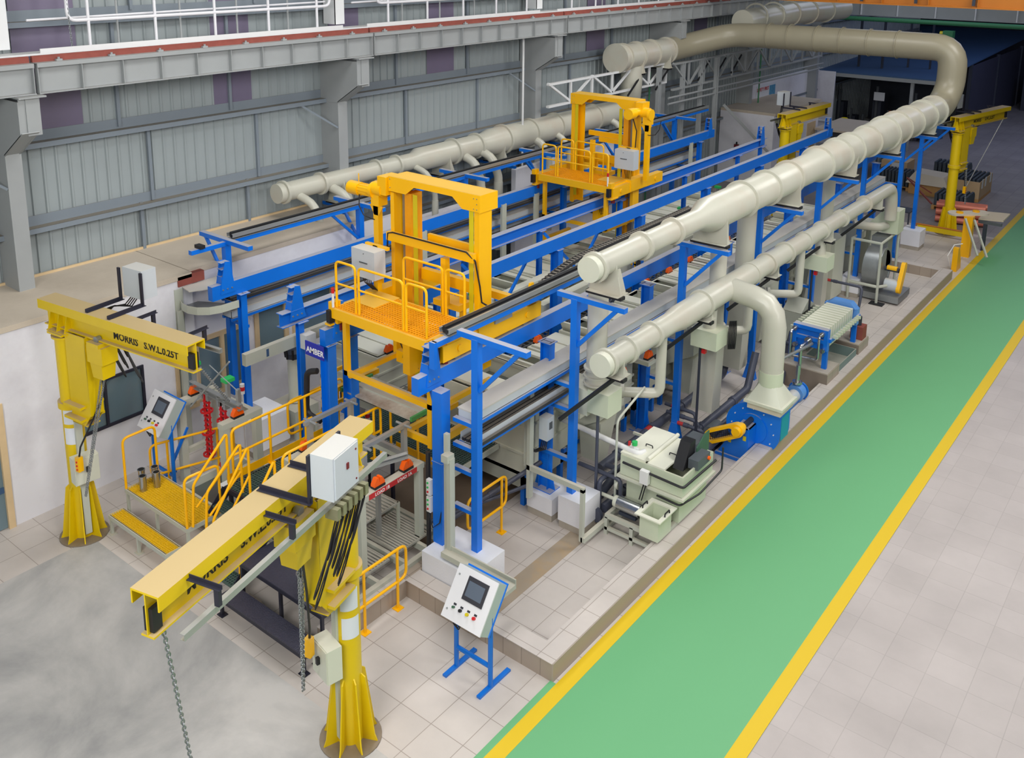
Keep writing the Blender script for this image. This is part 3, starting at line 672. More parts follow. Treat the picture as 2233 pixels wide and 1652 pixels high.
# duct drops under A
for i, (x, y, zb, r, l) in enumerate([(-7.42, 11.62, 2.28, .16, 'vertical cream duct drop beside the nearest duct support arm'), (-7.15, 15.2, 2.2, .15, 'second vertical cream duct drop, under the duct enlargement'), (-7.55, 17.25, 2.4, .19, 'third vertical duct drop behind the middle of the small duct'), (-7.6, 21.9, 2.3, .17, 'farthest vertical duct drop behind the small duct')]):
    t = thing('duct_drop', l, 'duct', (x, y, zb), 0, 'vertical drops under the large right duct')
    obj('drop_pipe', MB().pipe([(x, y, 4.3), (x, y, zb+.2), (x, y, zb)], 0, 24, rs=[r, r, r+.01]), 'light_grey_duct' if 0 else 'duct', t)
    if i == 0:
        for zz in (2.3, 2.42, 2.55): obj('flange', MB().ring((x, y, zz), (x, y, zz+.03), r+.04, r-.01), 'duct', t)
        obj('plenum_box', MB().bx(x-.02, x+.36, y-.2, y+.2, 1.88, 2.26), 'cream_green', t)
        m = MB(); m.prism([(-8.25, 1.85), (-7.44, 1.8), (-7.44, 2.22), (-8.25, 2.3)], 'y', y-.2, y+.2); obj('side_hood', m, 'cream', t)
    else:
        m = MB().taper((x, y), .3, .3, zb, (x-.1, y), .42, .34, .5); obj('flat_duct', m, 'duct', t)
        m = MB().ring((x, y, zb-.02), (x, y, zb+.02), r+.04, r-.02); obj('flange', m, 'duct', t)
# --- lower small duct B
XB, ZB = -6.9, 3.0
t = thing('exhaust_duct', 'smaller cream duct below the large one on the right side', 'duct', (XB, 11, ZB))
ys = [(11.02, .175), (13.0, .175), (13.25, .21), (15.9, .21), (16.4, .19), (20.0, .165), (24.2, .15)]
obj('duct_run', MB().pipe([(XB, y, ZB) for y, r in ys], 0, 28, rs=[r for y, r in ys]), 'duct', t)
obj('end_cap', MB().cyl((XB, 10.9, ZB), (XB, 11.02, ZB), .185, n=28), 'cream', t)
def rB(y): return .175 if y < 13.1 else .21 if y < 16 else .185 if y < 18 else .165
for y in [11.06, 11.65, 12.4, 14.1, 16.05, 16.8, 17.7, 18.7, 19.7, 20.9, 22.5]: flange(t, (XB, y, ZB), 'y', rB(y), w=.04)
for y in (11.3, 14.15, 17.0, 20.0, 23.4):
    saddle(t, XB, y, ZB, rB(y), ZB-.32, w=.17); obj('black_strut', MB().bar((XB, y, ZB-.36), (-7.5, y-.55, ZB-1.0), .05, .05), 'black', t)
obj('end_elbow', MB().pipe(rounded([(XB, 24.1, ZB), (XB, 24.6, ZB-.02), (XB, 24.75, ZB-.5), (XB, 24.75, 2.1)], .35, 5), .15, 20), 'duct', t)
# tee and elbow to the blue fan
t2 = thing('duct_elbow', 'cream elbow duct dropping from the small duct to the blue fan', 'duct', (-5.97, 15.1, 1.15))
obj('elbow_pipe', MB().pipe(rounded([(XB+.1, 15.1, ZB), (-5.97, 15.1, ZB-.1), (-5.97, 15.1, 1.62)], .55, 3), .205, 28), 'duct', t2)
obj('connector', MB().cyl((-5.97, 15.1, 1.42), (-5.97, 15.1, 1.68), .215, n=28), 'cream_green', t2)
m = MB(); n = 24; vs = []
sq = []
for i in range(n):
    a = 2*PI*i/n+PI/n*0; cx, sy = math.cos(a), math.sin(a); k = max(abs(cx), abs(sy)); sq.append((-5.95+.32*cx/k, 15.1+.3*sy/k, 1.14)); 
rd = [(-5.97+.2*math.cos(2*PI*i/n), 15.1+.2*math.sin(2*PI*i/n), 1.46) for i in range(n)]
m.add(sq+rd, [(i, (i+1) % n, n+(i+1) % n, n+i) for i in range(n)]+[tuple(range(n-1, -1, -1)), tuple(range(n, 2*n))]); obj('transition', m, 'cream', t2, ang=20)
obj('flange_plate', MB().bx(-6.31, -5.59, 14.76, 15.44, 1.1, 1.15), 'cream', t2); obj('flexible_joint', MB().bx(-6.26, -5.64, 14.82, 15.38, .98, 1.1), 'tarp', t2)
# branches below the small duct
for i, (y, l) in enumerate([(12.75, 'small cream branch drop hanging from the near part of the small duct'), (16.1, 'small cream branch drop behind the duct elbow'), (18.6, 'small cream branch drop above the filter press')]):
    t = thing('branch_duct', l, 'duct', (XB, y, 1.8), 0, 'branch drops of the small duct')
    zb = 1.85
    obj('branch_pipe', MB().pipe(rounded([(XB, y, ZB-.1), (XB, y, zb), (XB-.5, y-.3, zb-.02), (XB-.95, y-.6, zb)], .12, 3), .085, 18), 'duct', t)
    obj('valve_flange', MB().cyl((XB-.5, y-.3, zb), (XB-.55, y-.33, zb), .12, n=18), 'duct', t)
# --- left duct L
XD, ZD = -15.6, 3.9
t = thing('exhaust_duct', 'cream exhaust duct running along the corrugated wall on the left side', 'duct', (XD, 12, ZD))
ys = [(12.05, .2), (15.95, .2), (16.15, .29), (18.6, .29), (18.9, .36), (25.2, .36)]
obj('duct_run', MB().pipe([(XD, y, ZD) for y, r in ys], 0, 32, rs=[r for y, r in ys]), 'duct', t)
obj('end_cap', MB().cyl((XD, 11.92, ZD), (XD, 12.05, ZD), .21, n=32), 'duct', t)
for y, r in [(12.1, .2), (13.1, .2), (14.75, .2), (15.4, .2), (17.4, .29), (18.3, .29), (19.4, .36), (20.6, .36), (21.8, .36), (23.8, .36)]: flange(t, (XD, y, ZD), 'y', r)
for y, r in [(13.6, .2), (17.0, .29), (19.1, .36)]: saddle(t, XD, y, ZD, r, ZD-.55, w=.33)
obj('riser', MB().pipe(rounded([(XD, 25.1, ZD), (XD, 25.9, ZD+.1), (XL, 25.5, ZD+.9), (XL, 25.5, ZL-.3)], .5, 5), .34, 24), 'duct', t)
for i, (y, r) in enumerate([(12.5, .085), (13.4, .1), (15.0, .06), (16.0, .07), (17.7, .11), (18.4, .11), (20.6, .11), (21.6, .09), (24.5, .1)]):
    t = thing('branch_duct', 'cream branch pipe dropping from the left duct, %s one' % nth(i, 9), 'duct', (-14.95, y, 1.6), 0, 'branch pipes of the left duct')
    obj('branch_elbow', MB().pipe(rounded([(XD+.1, y-.1, ZD-.1), (XD+.5, y, ZD-.25), (-14.95, y+.05, ZD-.75), (-14.95, y+.05, 3.0)], .25, 3), r, 16), 'duct', t)
    obj('branch_pipe', MB().cyl((-14.95, y+.05, 1.2), (-14.95, y+.05, 3.02), r+.01, n=18), 'duct', t)
    if i < 3: flange(t, (-14.95, y+.05, 2.2), 'z', r+.01, w=.05, th=.02)
for i, y in enumerate((13.6, 17.0, 19.1, 22.3)):
    m = MB(); m.bx(-16.1, -14.9, y-.04, y+.04, 3.25, 3.33); m.prism([(-15.9, 3.25), (-15.2, 3.25), (-15.9, 2.7)], 'y', y-.03, y+.03)
    solo('wall_bracket', m, 'blue', 'blue bracket under the left duct, %s one' % nth(i, 4), 'bracket', 'blue brackets under the left duct')
# far columns, lattice trusses and pipes behind the duct riser
def truss(y0, y1, x, zt, zb, label, m1='steel_grey'):
    t = thing('lattice_truss', label, 'truss', (x, y0, zb), 0, 'lattice trusses behind the ducts')
    obj('top_chord', MB().bx(x-.05, x+.05, y0, y1, zt-.06, zt), m1, t); obj('bottom_chord', MB().bx(x-.05, x+.05, y0, y1, zb-.06, zb), m1, t)
    n = max(2, round((y1-y0)/1.1))
    for i in range(n):
        a = y0+(y1-y0)*i/n; b = y0+(y1-y0)*(i+1)/n; p, q = ((zt, zb) if i % 2 == 0 else (zb, zt))
        obj('diagonal', MB().bar((x, a, p), (x, b, q), .06, .06), m1, t); obj('vertical', MB().bx(x-.03, x+.03, b-.03, b+.03, zb, zt), m1, t)
truss(20.9, 27.5, -15.2, 5.28, 4.66, 'white painted lattice truss between the wall columns', 'steel_white')
truss(27.6, 41, -15.0, 5.25, 4.4, 'grey lattice truss behind the cross duct')
for i, z in enumerate((4.15, 3.95)):
    solo('service_pipe', MB().cyl((-14.9, 27.2, z), (-14.9, 41, z-.1), .035, n=8), 'steel_grey', 'thin grey service pipe under the far truss, %s one' % ('upper' if i == 0 else 'lower'), 'pipe', 'service pipes under the far truss')
for i, (x, y) in enumerate([(-15.0, 26.7), (-15.0, 28.3), (-15.0, 29.6), (-14.9, 30.6)]):
    solo('steel_stanchion', MB().ibeam((x, y, 0), (x, y, 5.2), .12, .16, .012), 'steel_grey', 'tall grey stanchion below the cross duct, %s from the left' % ['first', 'second', 'third', 'fourth'][i], 'column', 'grey stanchions below the duct')
for i, y in enumerate([25.6, 27.3, 30.2, 31.5, 32.8, 34.2]):
    solo('black_strut', MB().bar((-15.0, y, 5.1), (-15.0, y+1.0-1.8, 4.5), .04, .05), 'black', 'black diagonal strut under the high duct, %s from the left' % ORD[i].replace('nearest', 'first'), 'strut', 'black struts under the high duct')
for i, (y, z0, z1) in enumerate([(20.1, 0, 6.6), (35.6, 2.9, 7), (26.9, 0, 5)]):
    solo('conduit_pipe', MB().cyl((-15.45, y, z0), (-15.45, y, z1), .03, n=8), 'pipe_green' if i else 'steel_white', ['thin pale conduit on the third column', 'bright green vertical pipe on the far column', 'green vertical pipe behind the far transporter'][i], 'pipe')
# ================================================================== TRANSPORTERS
def railing(t, pts_list, h, r=.02, m='orange_yellow', name='guard_rail'):
    """each item: p0, p1 on the floor; a bent-tube panel with a mid rail"""
    for p, q in pts_list:
        p = V(p); q = V(q); u = V((0, 0, h)); k = MB()
        k.pipe(rounded([p, p+u, q+u, q], .09, 4), r, 8); k.cyl(p+u*.52, q+u*.52, r*.85, n=8); obj(name, k, m, t)
def transporter(org, s, label, tape):
    ox, oy = org
    t = thing('transporter', label, 'transporter', (ox, oy, 3.2), 0, 'yellow hoist transporters riding on the blue rails')
    Y = 'orange_yellow'
    def X(v): return ox+s*v
    def B(m, x0, x1, y0, y1, z0, z1):
        a, b = sorted((X(x0), X(x1))); return m.bx(a, b, oy+y0, oy+y1, z0, z1)
    # end trucks
    for sx in (-1.13, 1.07):
        m = MB(); B(m, sx-.08, sx+.08, .0, 2.3, 3.26, 3.5); B(m, sx-.1, sx+.1, .75, 1.5, 3.28, 3.56)
        tr_ = obj('end_truck', m, Y, t)
        for yy in (.35, 1.95): obj('wheel', MB().cyl((X(sx-.04), oy+yy, 3.29), (X(sx+.04), oy+yy, 3.29), .09, n=20), 'galvanised', tr_)
        for yy in (.35, 1.95): obj('axle_cap', MB().cyl((X(sx+.1*(1 if sx > 0 else -1)), oy+yy, 3.38), (X(sx+.08*(1 if sx > 0 else -1)), oy+yy, 3.38), .05, n=16), Y, tr_)
        m = MB(); B(m, sx-.04, sx+.04, -.12, -.02, 3.3, 3.5); obj('buffer', m, 'black', tr_)
        m = MB(); B(m, sx-.05, sx+.05, -.06, .1, 3.5, 3.62); B(m, sx-.1, sx+.02, -.1, .2, 3.24, 3.27); obj('sensor_bracket', m, Y, tr_)
        m = MB().cyl((X(sx), oy+.12, 3.12), (X(sx), oy+.12, 3.24), .05, n=12); obj('guide_roller', m, 'dark_red', tr_)
    # deck frame
    m = MB(); B(m, -1.1, .9, -.08, -.02, 3.38, 3.54); B(m, -1.1, 1.0, .78, .86, 3.38, 3.54); B(m, -1.1, -1.04, -.02, .78, 3.38, 3.54); B(m, .84, .9, -.02, .78, 3.38, 3.54)
    for yy in (.2, .45): B(m, -1.04, .84, yy, yy+.03, 3.44, 3.52)
    obj('deck_frame', m, Y, t)
    m = MB(); a, b = sorted((X(-1.04), X(.84))); m.grate(a, b, oy-.02, oy+.8, 3.555, .055, .015, .014); obj('deck_grating', m, 'deck_orange', t)
    m = MB(); B(m, -1.04, -.55, .3, .86, 3.556, 3.56); obj('deck_plate', m, Y, t)
    railing(t, [((X(-1.05), oy, 3.55), (X(-.62), oy, 3.55)), ((X(-.55), oy, 3.55), (X(.38), oy, 3.55)), ((X(.44), oy, 3.55), (X(.84), oy, 3.55)), ((X(-.4), oy+.8, 3.55), (X(.42), oy+.8, 3.55)), ((X(.48), oy+.8, 3.55), (X(.85), oy+.8, 3.55))], .74)
    # lifting tower
    m = MB(); B(m, .72, .82, 1.17, 1.21, 2.6, 5.13); B(m, .78, .82, 1.21, 1.46, 2.6, 5.13); B(m, .6, .78, 1.42, 1.46, 2.6, 5.13); obj('mast', m, Y, t)
    m = MB(); B(m, -1.04, -.96, 1.17, 1.45, 2.4, 5.14); obj('mast', m, Y, t)
    m = MB(); B(m, -.8, -.66, 1.25, 1.5, 1.6, 5.15); obj('mast', m, 'deck_orange', t)
    m = MB(); B(m, -.94, -.81, 1.34, 1.45, 2.0, 5.15); obj('guide_column', m, 'galvanised', t)
    m = MB(); B(m, -.62, -.53, 1.25, 1.26, 1.7, 5.15); B(m, .62, .71, 1.17, 1.175, 2.8, 5.2); obj('lifting_belt', m, tape, t)
    # top beam with hipped underside
    m = MB(); zz = 5.16
    pr = [(-1.06, zz), (-.68, zz), (-.5, zz+.14), (.3, zz+.14), (.5, zz-.02), (.83, zz-.02), (.83, 5.4), (-1.06, 5.4)]
    pr = [(X(a), b) for a, b in pr]
    m.prism(pr, 'y', oy+1.15, oy+1.17); m.prism(pr, 'y', oy+1.55, oy+1.57); B(m, -1.06, .83, 1.165, 1.555, 5.385, 5.4); B(m, .83, .845, 1.15, 1.57, 5.13, 5.4); B(m, -1.06, -1.04, 1.17, 1.55, 5.16, 5.385)
    obj('top_beam', m, Y, t)
    m = MB()
    for xx, z0 in ((.79, 5.18), (.79, 5.26), (.79, 5.34), (.73, 5.18), (.73, 5.34), (-1.02, 5.22), (-1.02, 5.36)): m.cyl((X(xx), oy+1.14, z0), (X(xx), oy+1.15, z0), .008, n=6)
    obj('bolt', m, 'galvanised', t)
    # horizontal ties
    m = MB(); B(m, -1.06, .78, 1.08, 1.16, 4.36, 4.5) if s > 0 else B(m, -.9, .2, 1.5, 1.58, 4.2, 4.32); o = obj('front_tie', m, Y, t)
    m = MB().pipe([(X(-1.06), oy+1.1, 4.2), (X(-1.02), oy+1.08, 4.48), (X(-.9), oy+1.07, 4.515), (X(.65), oy+1.07, 4.515), (X(.8), oy+1.1, 4.4), (X(.86), oy+1.14, 4.0), (X(.88), oy+1.16, 3.75), (X(1.0), oy+1.3, 3.62), (X(1.1), oy+1.4, 3.62)] if s > 0 else [(X(-1.0), oy+1.1, 5.0), (X(-1.15), oy+1.05, 4.7), (X(-1.1), oy+1.1, 4.3), (X(-1.05), oy+.95, 3.9)], .014, 6)
    obj('tied_cable', m, 'black', o)
    m = MB(); B(m, -.6, .55, 1.56, 1.62, 4.32, 4.44); obj('rear_tie', m, Y, t)
    m = MB(); B(m, -.6, .55, 1.4, 1.5, 3.72, 3.9); B(m, -.2, -.1, 1.42, 1.5, 3.0, 3.8); B(m, .2, .28, 1.42, 1.5, 3.0, 3.8); B(m, -.25, .3, 1.3, 1.6, 3.4, 3.5); B(m, .1, .2, 1.1, 1.2, 3.55, 4.3); B(m, -.6, .9, 1.9, 2.0, 3.5, 3.62); obj('hoist_carriage_frame', m, Y, t)
    # gear motor
    gx = MB(); B(gx, -1.26, -1.07, 1.1, 1.42, 5.08, 5.38); gx.cyl((X(-1.4), oy+1.2, 5.14), (X(-1.2), oy+1.2, 5.14), .125, n=20); gx.cyl((X(-1.46), oy+1.2, 5.1), (X(-1.4), oy+1.2, 5.1), .14, n=20); B(gx, -1.44, -1.26, 1.12, 1.32, 4.86, 5.05); gx.prism([(X(-1.5), 4.86), (X(-1.2), 4.86), (X(-1.3), 4.7), (X(-1.4), 4.7)], 'y', oy+1.15, oy+1.17)
    gb = obj('gearbox', gx, Y, t)
    m = MB()
    if s > 0:
        m.cyl((X(-2.0), oy+1.2, 5.06), (X(-1.76), oy+1.2, 5.06), .115, n=24); m.cyl((X(-1.76), oy+1.2, 5.07), (X(-1.46), oy+1.2, 5.08), .09, n=24); m.cyl((X(-2.012), oy+1.2, 5.06), (X(-2.0), oy+1.2, 5.06), .04, n=16); m.cyl((X(-1.8), oy+1.2, 5.15), (X(-1.8), oy+1.2, 5.32), .008, n=6)
        for j in range(14): a_ = j*2*PI/14; m.bar((X(-1.76), oy+1.2+.092*math.cos(a_), 5.07+.092*math.sin(a_)), (X(-1.46), oy+1.2+.092*math.cos(a_), 5.07+.092*math.sin(a_)), .006, .02)
    else:
        m.cyl((X(-1.1), oy+.72, 5.14), (X(-1.1), oy+.95, 5.14), .13, n=24); m.cyl((X(-1.1), oy+.95, 5.16), (X(-1.14), oy+1.12, 5.16), .1, n=24)
    obj('motor', m, Y, t)
    obj('motor_cable', MB().pipe([(X(-1.74), oy+1.15, 5.0), (X(-1.72), oy+1.12, 4.8), (X(-1.62), oy+1.12, 4.66), (X(-1.45), oy+1.14, 4.62), (X(-1.38), oy+1.16, 4.62)], .01, 6), 'black', t)
    m = MB(); B(m, -1.42, -1.31, 1.15, 1.25, 3.5, 4.86); obj('drive_post', m, Y, t)
    # control box on the deck
    m = MB(); B(m, -1.36, -.84, .6, .84, 3.84, 4.3); bx_ = obj('control_box', m, 'light_grey', t)
    m = MB(); B(m, -1.18, -1.0, .594, .6, 4.08, 4.1); m.cyl((X(-1.08), oy+.59, 4.24), (X(-1.08), oy+.6, 4.24), .008, n=8); obj('box_latch', m, 'grey_dark', bx_)
    m = MB()
    for j in range(5): m.pipe([(X(-1.25+.05*j), oy+.7, 3.84), (X(-1.22+.04*j), oy+.74, 3.7), (X(-1.15+.03*j), oy+.85, 3.56)], .008, 5)
    obj('box_cable', m, 'black', bx_)
    m = MB(); B(m, -1.12, -1.02, .84, .93, 3.4, 4.32); B(m, -1.3, -.8, .84, .9, 4.28, 4.33); obj('box_post', m, Y, t)
    # beacon
    m = MB(); m.cyl((X(-1.08), oy-.05, 3.55), (X(-1.08), oy-.05, 3.78), .02, n=10); b_ = obj('signal_beacon', m, 'white_plastic', t); obj('red_lens', MB().cyl((X(-1.08), oy-.05, 3.78), (X(-1.08), oy-.05, 3.86), .026, n=12), 'red', b_)
    # lower frame
    m = MB(); B(m, -1.0, -.92, .05, .13, 2.42, 3.4); B(m, .78, .86, .05, .13, 1.8, 3.4); B(m, -1.0, .86, .05, .12, 2.42, 2.5); obj('lower_frame', m, Y, t)
    m = MB(); B(m, -.96, -.9, .1, 1.3, 2.36, 2.44); B(m, .74, .8, .1, 1.5, 2.3, 2.38); B(m, -.9, -.1, 1.1, 1.2, 2.3, 2.5); B(m, -.35, -.2, .7, 1.2, 2.4, 2.9); obj('lift_fork', m, Y, t)
    m = MB(); B(m, -.12, .04, .9, 1.15, 2.5, 2.95); obj('brake_unit', m, 'machine_dark', t)
    m = MB()
    for j in range(3): m.pipe([(X(-.4), oy+.7+.05*j, 2.9), (X(-.35-.05*j), oy+.8, 2.6), (X(-.2), oy+.9, 2.45)], .009, 5)
    obj('hose_loop', m, 'black', t)
    # drip tray with green ends
    m = MB(); B(m, -1.38, .18, .34, .98, 1.9, 1.93); tr2 = obj('drip_tray', m, 'tray_stained', t)
    m = MB(); B(m, -1.38, .18, .58, .66, 1.93, 1.955); obj('tray_rib', m, 'frame_grey', tr2)
    for xx in (-1.4, .16): m = MB(); B(m, xx, xx+.04, .32, 1.0, 1.9, 1.97); obj('green_edge', m, 'green_paint', tr2)
    m = MB(); B(m, -1.5, -1.42, .1, 1.2, 1.9, 1.98); B(m, .2, .28, .1, 1.3, 1.8, 1.88); B(m, .2, .8, .1, .16, 1.8, 1.9); B(m, .78, .86, .1, 1.2, 1.78, 1.9); obj('tray_runner', m, Y, t)
    m = MB()
    for zz in (1.5, 1.7, 1.9, 2.1): B(m, -1.75, -1.45, .2, .24, zz, zz+.04)
    for xx in (-1.75, -1.6, -1.45): B(m, xx, xx+.04, .2, .24, 1.5, 2.14)
    B(m, -1.75, -1.71, .2, 1.0, 1.5, 1.56); B(m, -1.75, -1.71, .2, 1.0, 2.08, 2.14)
    obj('side_guard', m, Y, t)
    m = MB(); m.pipe(rounded([(X(-1.7), oy+.1, 2.25), (X(-1.9), oy+.05, 2.2), (X(-1.95), oy+.05, 1.45), (X(-1.65), oy+.1, 1.38)], .12), .05, 10); obj('black_hose', m, 'rubber', t)
    return t
mat('tray_stained', (206, 204, 192), .5, 0, 0, .1, 3, stain=(150, 128, 110)); mat('green_paint', (74, 160, 92), .5); mat('tape_yellow', (214, 196, 20), .4, 0, 0, .12, 4)
T1 = transporter((-9.5, 9.1), 1, 'large yellow hoist transporter in the foreground with a control box on its left', 'tape_yellow')
T2 = transporter((-12.48, 18.15), -1, 'yellow hoist transporter farther back in the left lane with the motor on its right', 'tape_yellow')
# extra details of near transporter trucks
m = MB(); m.bx(-8.33, -8.3, 10.2, 10.6, 3.5, 3.72); obj('switch_panel', m, 'steel_grey', T1)
m = MB(); m.bx(-8.5, -8.36, 9.2, 9.5, 3.5, 3.64); m.prism([(9.9, 3.5), (10.2, 3.5), (10.14, 3.66), (9.96, 3.66)], 'x', -8.42, -8.38); m.prism([(11.1, 3.5), (11.3, 3.5), (11.24, 3.85), (11.16, 3.85)], 'x', -8.42, -8.38); obj('lug_plate', m, 'orange_yellow', T1)

# ================================================================== JIB CRANES
def jib(base, deg, L, back, label, box=True, txt=None):
    t = thing('jib_crane', label, 'crane', (base[0], base[1], 0), math.radians(deg), 'yellow pillar jib cranes', True)
    Y = 'jib_yellow'; T = 3.85
    obj('base_plate', MB().cyl((0, 0, 0), (0, 0, .02), .36, n=32), 'galvanised_rust', t)
    obj('column', MB().cyl((0, 0, .02), (0, 0, 3.3), .15, n=28), Y, t)
    m = MB()
    for i in range(8):
        a = i*PI/4+.2; M = Matrix.Rotation(a, 4, 'Z'); k = MB().prism([(.14, .02), (.33, .02), (.3, .1), (.2, .85), (.14, .9)], 'y', -.008, .008).xf(M); m.v, m.f = m.v+k.v, m.f+[tuple(j+len(m.v) for j in f) for f in k.f]
    obj('base_gusset', m, Y, t)
    obj('top_plate', MB().cyl((0, 0, 3.3), (0, 0, 3.33), .19, n=28).bx(-.17, .17, -.17, .17, 3.36, 3.39), Y, t)
    m = MB(); b0 = -back
    # beam: I-section with deep channel cap
    m.bx(b0, L, -.006, .006, T-.4, T-.02); m.bx(b0, L, -.07, .07, T-.42, T-.4)
    obj('jib_beam', m, Y, t)
    m = MB(); m.bx(b0, L, -.15, .15, T-.02, T); m.bx(b0, L, -.15, -.135, T-.14, T-.02); m.bx(b0, L, .135, .15, T-.14, T-.02); obj('channel_cap', m, Y, t)
    m = MB()
    for xx in (-.2, 0, .18): m.prism([(-.13, T-.46), (.13, T-.46), (.05, T-.15), (-.05, T-.15)], 'x', xx-.006, xx+.006)
    m.bx(-.22, .22, -.14, .14, T-.47, T-.45); obj('head_gusset', m, Y, t)
    # web arm down the column and rotation bracket
    m = MB(); m.prism([(.16, T-.42), (.62, T-.42), (.6, 2.2), (.45, 2.0), (.16, 2.0)], 'y', -.11, -.095); m.prism([(.16, T-.42), (.62, T-.42), (.6, 2.2), (.45, 2.0), (.16, 2.0)], 'y', .095, .11); m.bx(.6, .615, -.11, .11, 2.2, T-.42); m.bx(.16, .5, -.11, .11, 2.0, 2.015)
    obj('swing_arm', m, Y, t)
    m = MB(); m.bx(.1, .5, -.2, .2, 2.1, 2.14); m.bx(.1, .5, -.2, .2, 2.3, 2.34); m.ring((0, 0, 2.18), (0, 0, 2.28), .19, .14); obj('roller_bracket', m, Y, t)
    # hoist
    m = MB(); m.bx(.68, 1.02, -.13, .13, 3.1, 3.36); m.bx(.72, .98, -.15, .15, 3.36, 3.42); m.cyl((.62, 0, 3.24), (.7, 0, 3.24), .09, n=18); h = obj('chain_hoist', m, Y, t)
    m = MB().taper((.85, 0), .22, .2, 2.86, (.85, 0), .26, .24, 3.1); obj('chain_bucket', m, Y, h)
    m = chain_mb((.8, .05, 3.1), (.5, -.25, .95)); c2 = chain_mb((.88, .05, 3.1), (.52, -.25, .95)); 
    obj('hoist_chain', m, 'galvanised', h); obj('hoist_chain', c2, 'galvanised', h)
    obj('trolley_wheel', MB().cyl((.85, -.09, 3.45), (.85, -.02, 3.45), .05, n=16).cyl((.85, .02, 3.45), (.85, .09, 3.45), .05, n=16), 'galvanised', h)
    obj('beam_end_stop', MB().bx(L-.12, L-.02, -.05, .05, T-.38, T-.16), 'black', t)
    # pendant
    m = MB().pipe([(.9, .1, 3.1), (.7, .0, 2.4), (.42, -.2, 1.7), (.4, -.22, 1.55)], .014, 6); obj('pendant_cable', m, 'black', t)
    m = MB(); m.bx(.36, .44, -.27, -.19, 1.32, 1.55); o = obj('pendant', m, 'orange_yellow', t)
    m = MB()
    for j in range(3): m.cyl((.4, -.28, 1.36+.06*j), (.4, -.27, 1.36+.06*j), .015, n=8)
    obj('pendant_button', m, 'red', o)
    # festoon rail
    for xx in (1.45, L-.35): obj('festoon_arm', MB().angle((xx, -.1, T-.05), (xx, .5, T-.05), .04), 'black_steel', t); obj('festoon_hanger', MB().bx(xx-.02, xx+.02, .42, .47, T-.22, T-.05), 'black_steel', t)
    obj('festoon_rail', MB().chan((-.25, .42, T-.27), (L+.02, .42, T-.27), .05, .06, .005, up=(0, 0, 1)), 'aluminium', t)
    m = MB(); c = MB()
    for j in range(6):
        xx = .25+j*.1; m.bx(xx, xx+.06, .35, .5, T-.42, T-.3)
    obj('festoon_trolley', m, 'olive_metal', t)
    for j in range(5):
        xx = .28+j*.13; w_ = .13+.05*((j*2) % 3); d_ = .42+.14*((j*2) % 3)
        for q_ in (0, 1): c.pipe([(xx+.05-(w_+.02*q_)*math.cos(a_)*(1-.25*math.cos(a_+1)), .4+.03*q_, T-.42-d_*.5*(1.0+.1*q_)*(1-math.cos(a_*1)) if 0 else T-.42-d_*(.5+.06*q_)*(1+math.sin(a_-PI/2))) for a_ in [b_*PI/10 for b_ in range(0, 20)]], .009, 6, closed=True)
    obj('festoon_cable', c, 'black', t)
    # control box on angle brackets
    if box:
        for xx in (.72, 1.2):
            obj('box_bracket', MB().angle((xx, -.12, T+.005), (xx, .5, T+.005), .05), 'black_steel', t); obj('box_upright', MB().bx(xx-.025, xx+.025, .46, .485, T, T+.5), 'black_steel', t)
        cb = obj('control_box', MB().bx(.78, 1.2, .49, .74, T+.08, T+.52), 'light_grey', t)
        m = MB(); m.bx(.8, 1.18, .74, .752, T+.09, T+.51); obj('box_door', m, 'light_grey', cb)
        m = MB(); m.bx(.97, 1.0, .753, .765, T+.32, T+.38); m.cyl((.84, .752, T+.45), (.84, .758, T+.45), .01, n=8); m.cyl((.84, .752, T+.14), (.84, .758, T+.14), .01, n=8); obj('warning_mark', m, 'dark_red', cb)
        m = MB()
        for j in range(4): m.pipe([(.85+.04*j, .6, T+.08), (.7+.05*j, .55, T-.1), (.5, .45+.02*j, T-.15), (.3+.05*j, .4, T-.25)], .01, 5)
        obj('box_cable', m, 'black', cb)
    # isolator box on the column and conduit
    m = MB(); m.bx(.17, .5, -.19, .0, 1.15, 1.5) if 0 else None
    return t
mat('galvanised_rust', (140, 128, 112), .5, .4, 0, .2, 8)
def colbox(t, ang, r, z, w, h, d, m='cream'):
    M = Matrix.Rotation(math.radians(ang), 4, 'Z'); k = MB().bx(r, r+d, -w/2, w/2, z, z+h).xf(M); o = obj('isolator_box', k, m, t)
    k = MB().bx(r+d, r+d+.012, -w/2+.01, w/2-.01, z+.01, z+h-.01).xf(M); obj('box_door', k, m, o)
    k = MB().bx(r+d+.012, r+d+.05, -.02, .02, z+h*.45, z+h*.65).xf(M); obj('isolator_handle', k, 'black', o)
    k = MB().bx(r-.06, r, -.05, .05, .1, 2.3).xf(M); obj('conduit_strip', k, 'frame_grey', t)
def paper(t, ang, z, r=.152, w=.55, h=.27, l=None):
    n = 8; vs = []; 
    for i in range(n+1):
        a = math.radians(ang)+(i/n-.5)*w*2.6
        vs += [(r*math.cos(a), r*math.sin(a), z), (r*math.cos(a), r*math.sin(a), z+h)]
    obj('paper_notice', MB().add(vs, [(2*i, 2*i+2, 2*i+3, 2*i+1) for i in range(n)]), 'paper', t)
J1 = jib((-13.27, 6.2), 7.5, 2.85, .36, 'yellow pillar jib crane standing against the office wall')
colbox(J1, -14, .2, 1.05, .36, .42, .18); paper(J1, -50, 1.93); paper(J1, -50, 1.6)
J2 = jib((-7.15, 6.16), -75.8, 2.8, .4, 'yellow pillar jib crane in the foreground with the big grey box on its beam')
colbox(J2, -26, .17, 1.0, .34, .42, .18); paper(J2, 48, 1.78); paper(J2, 52, 1.42)
J3 = jib((-7.08, 31.85), 78, 3.35, .3, 'yellow pillar jib crane at the far right end of the line')
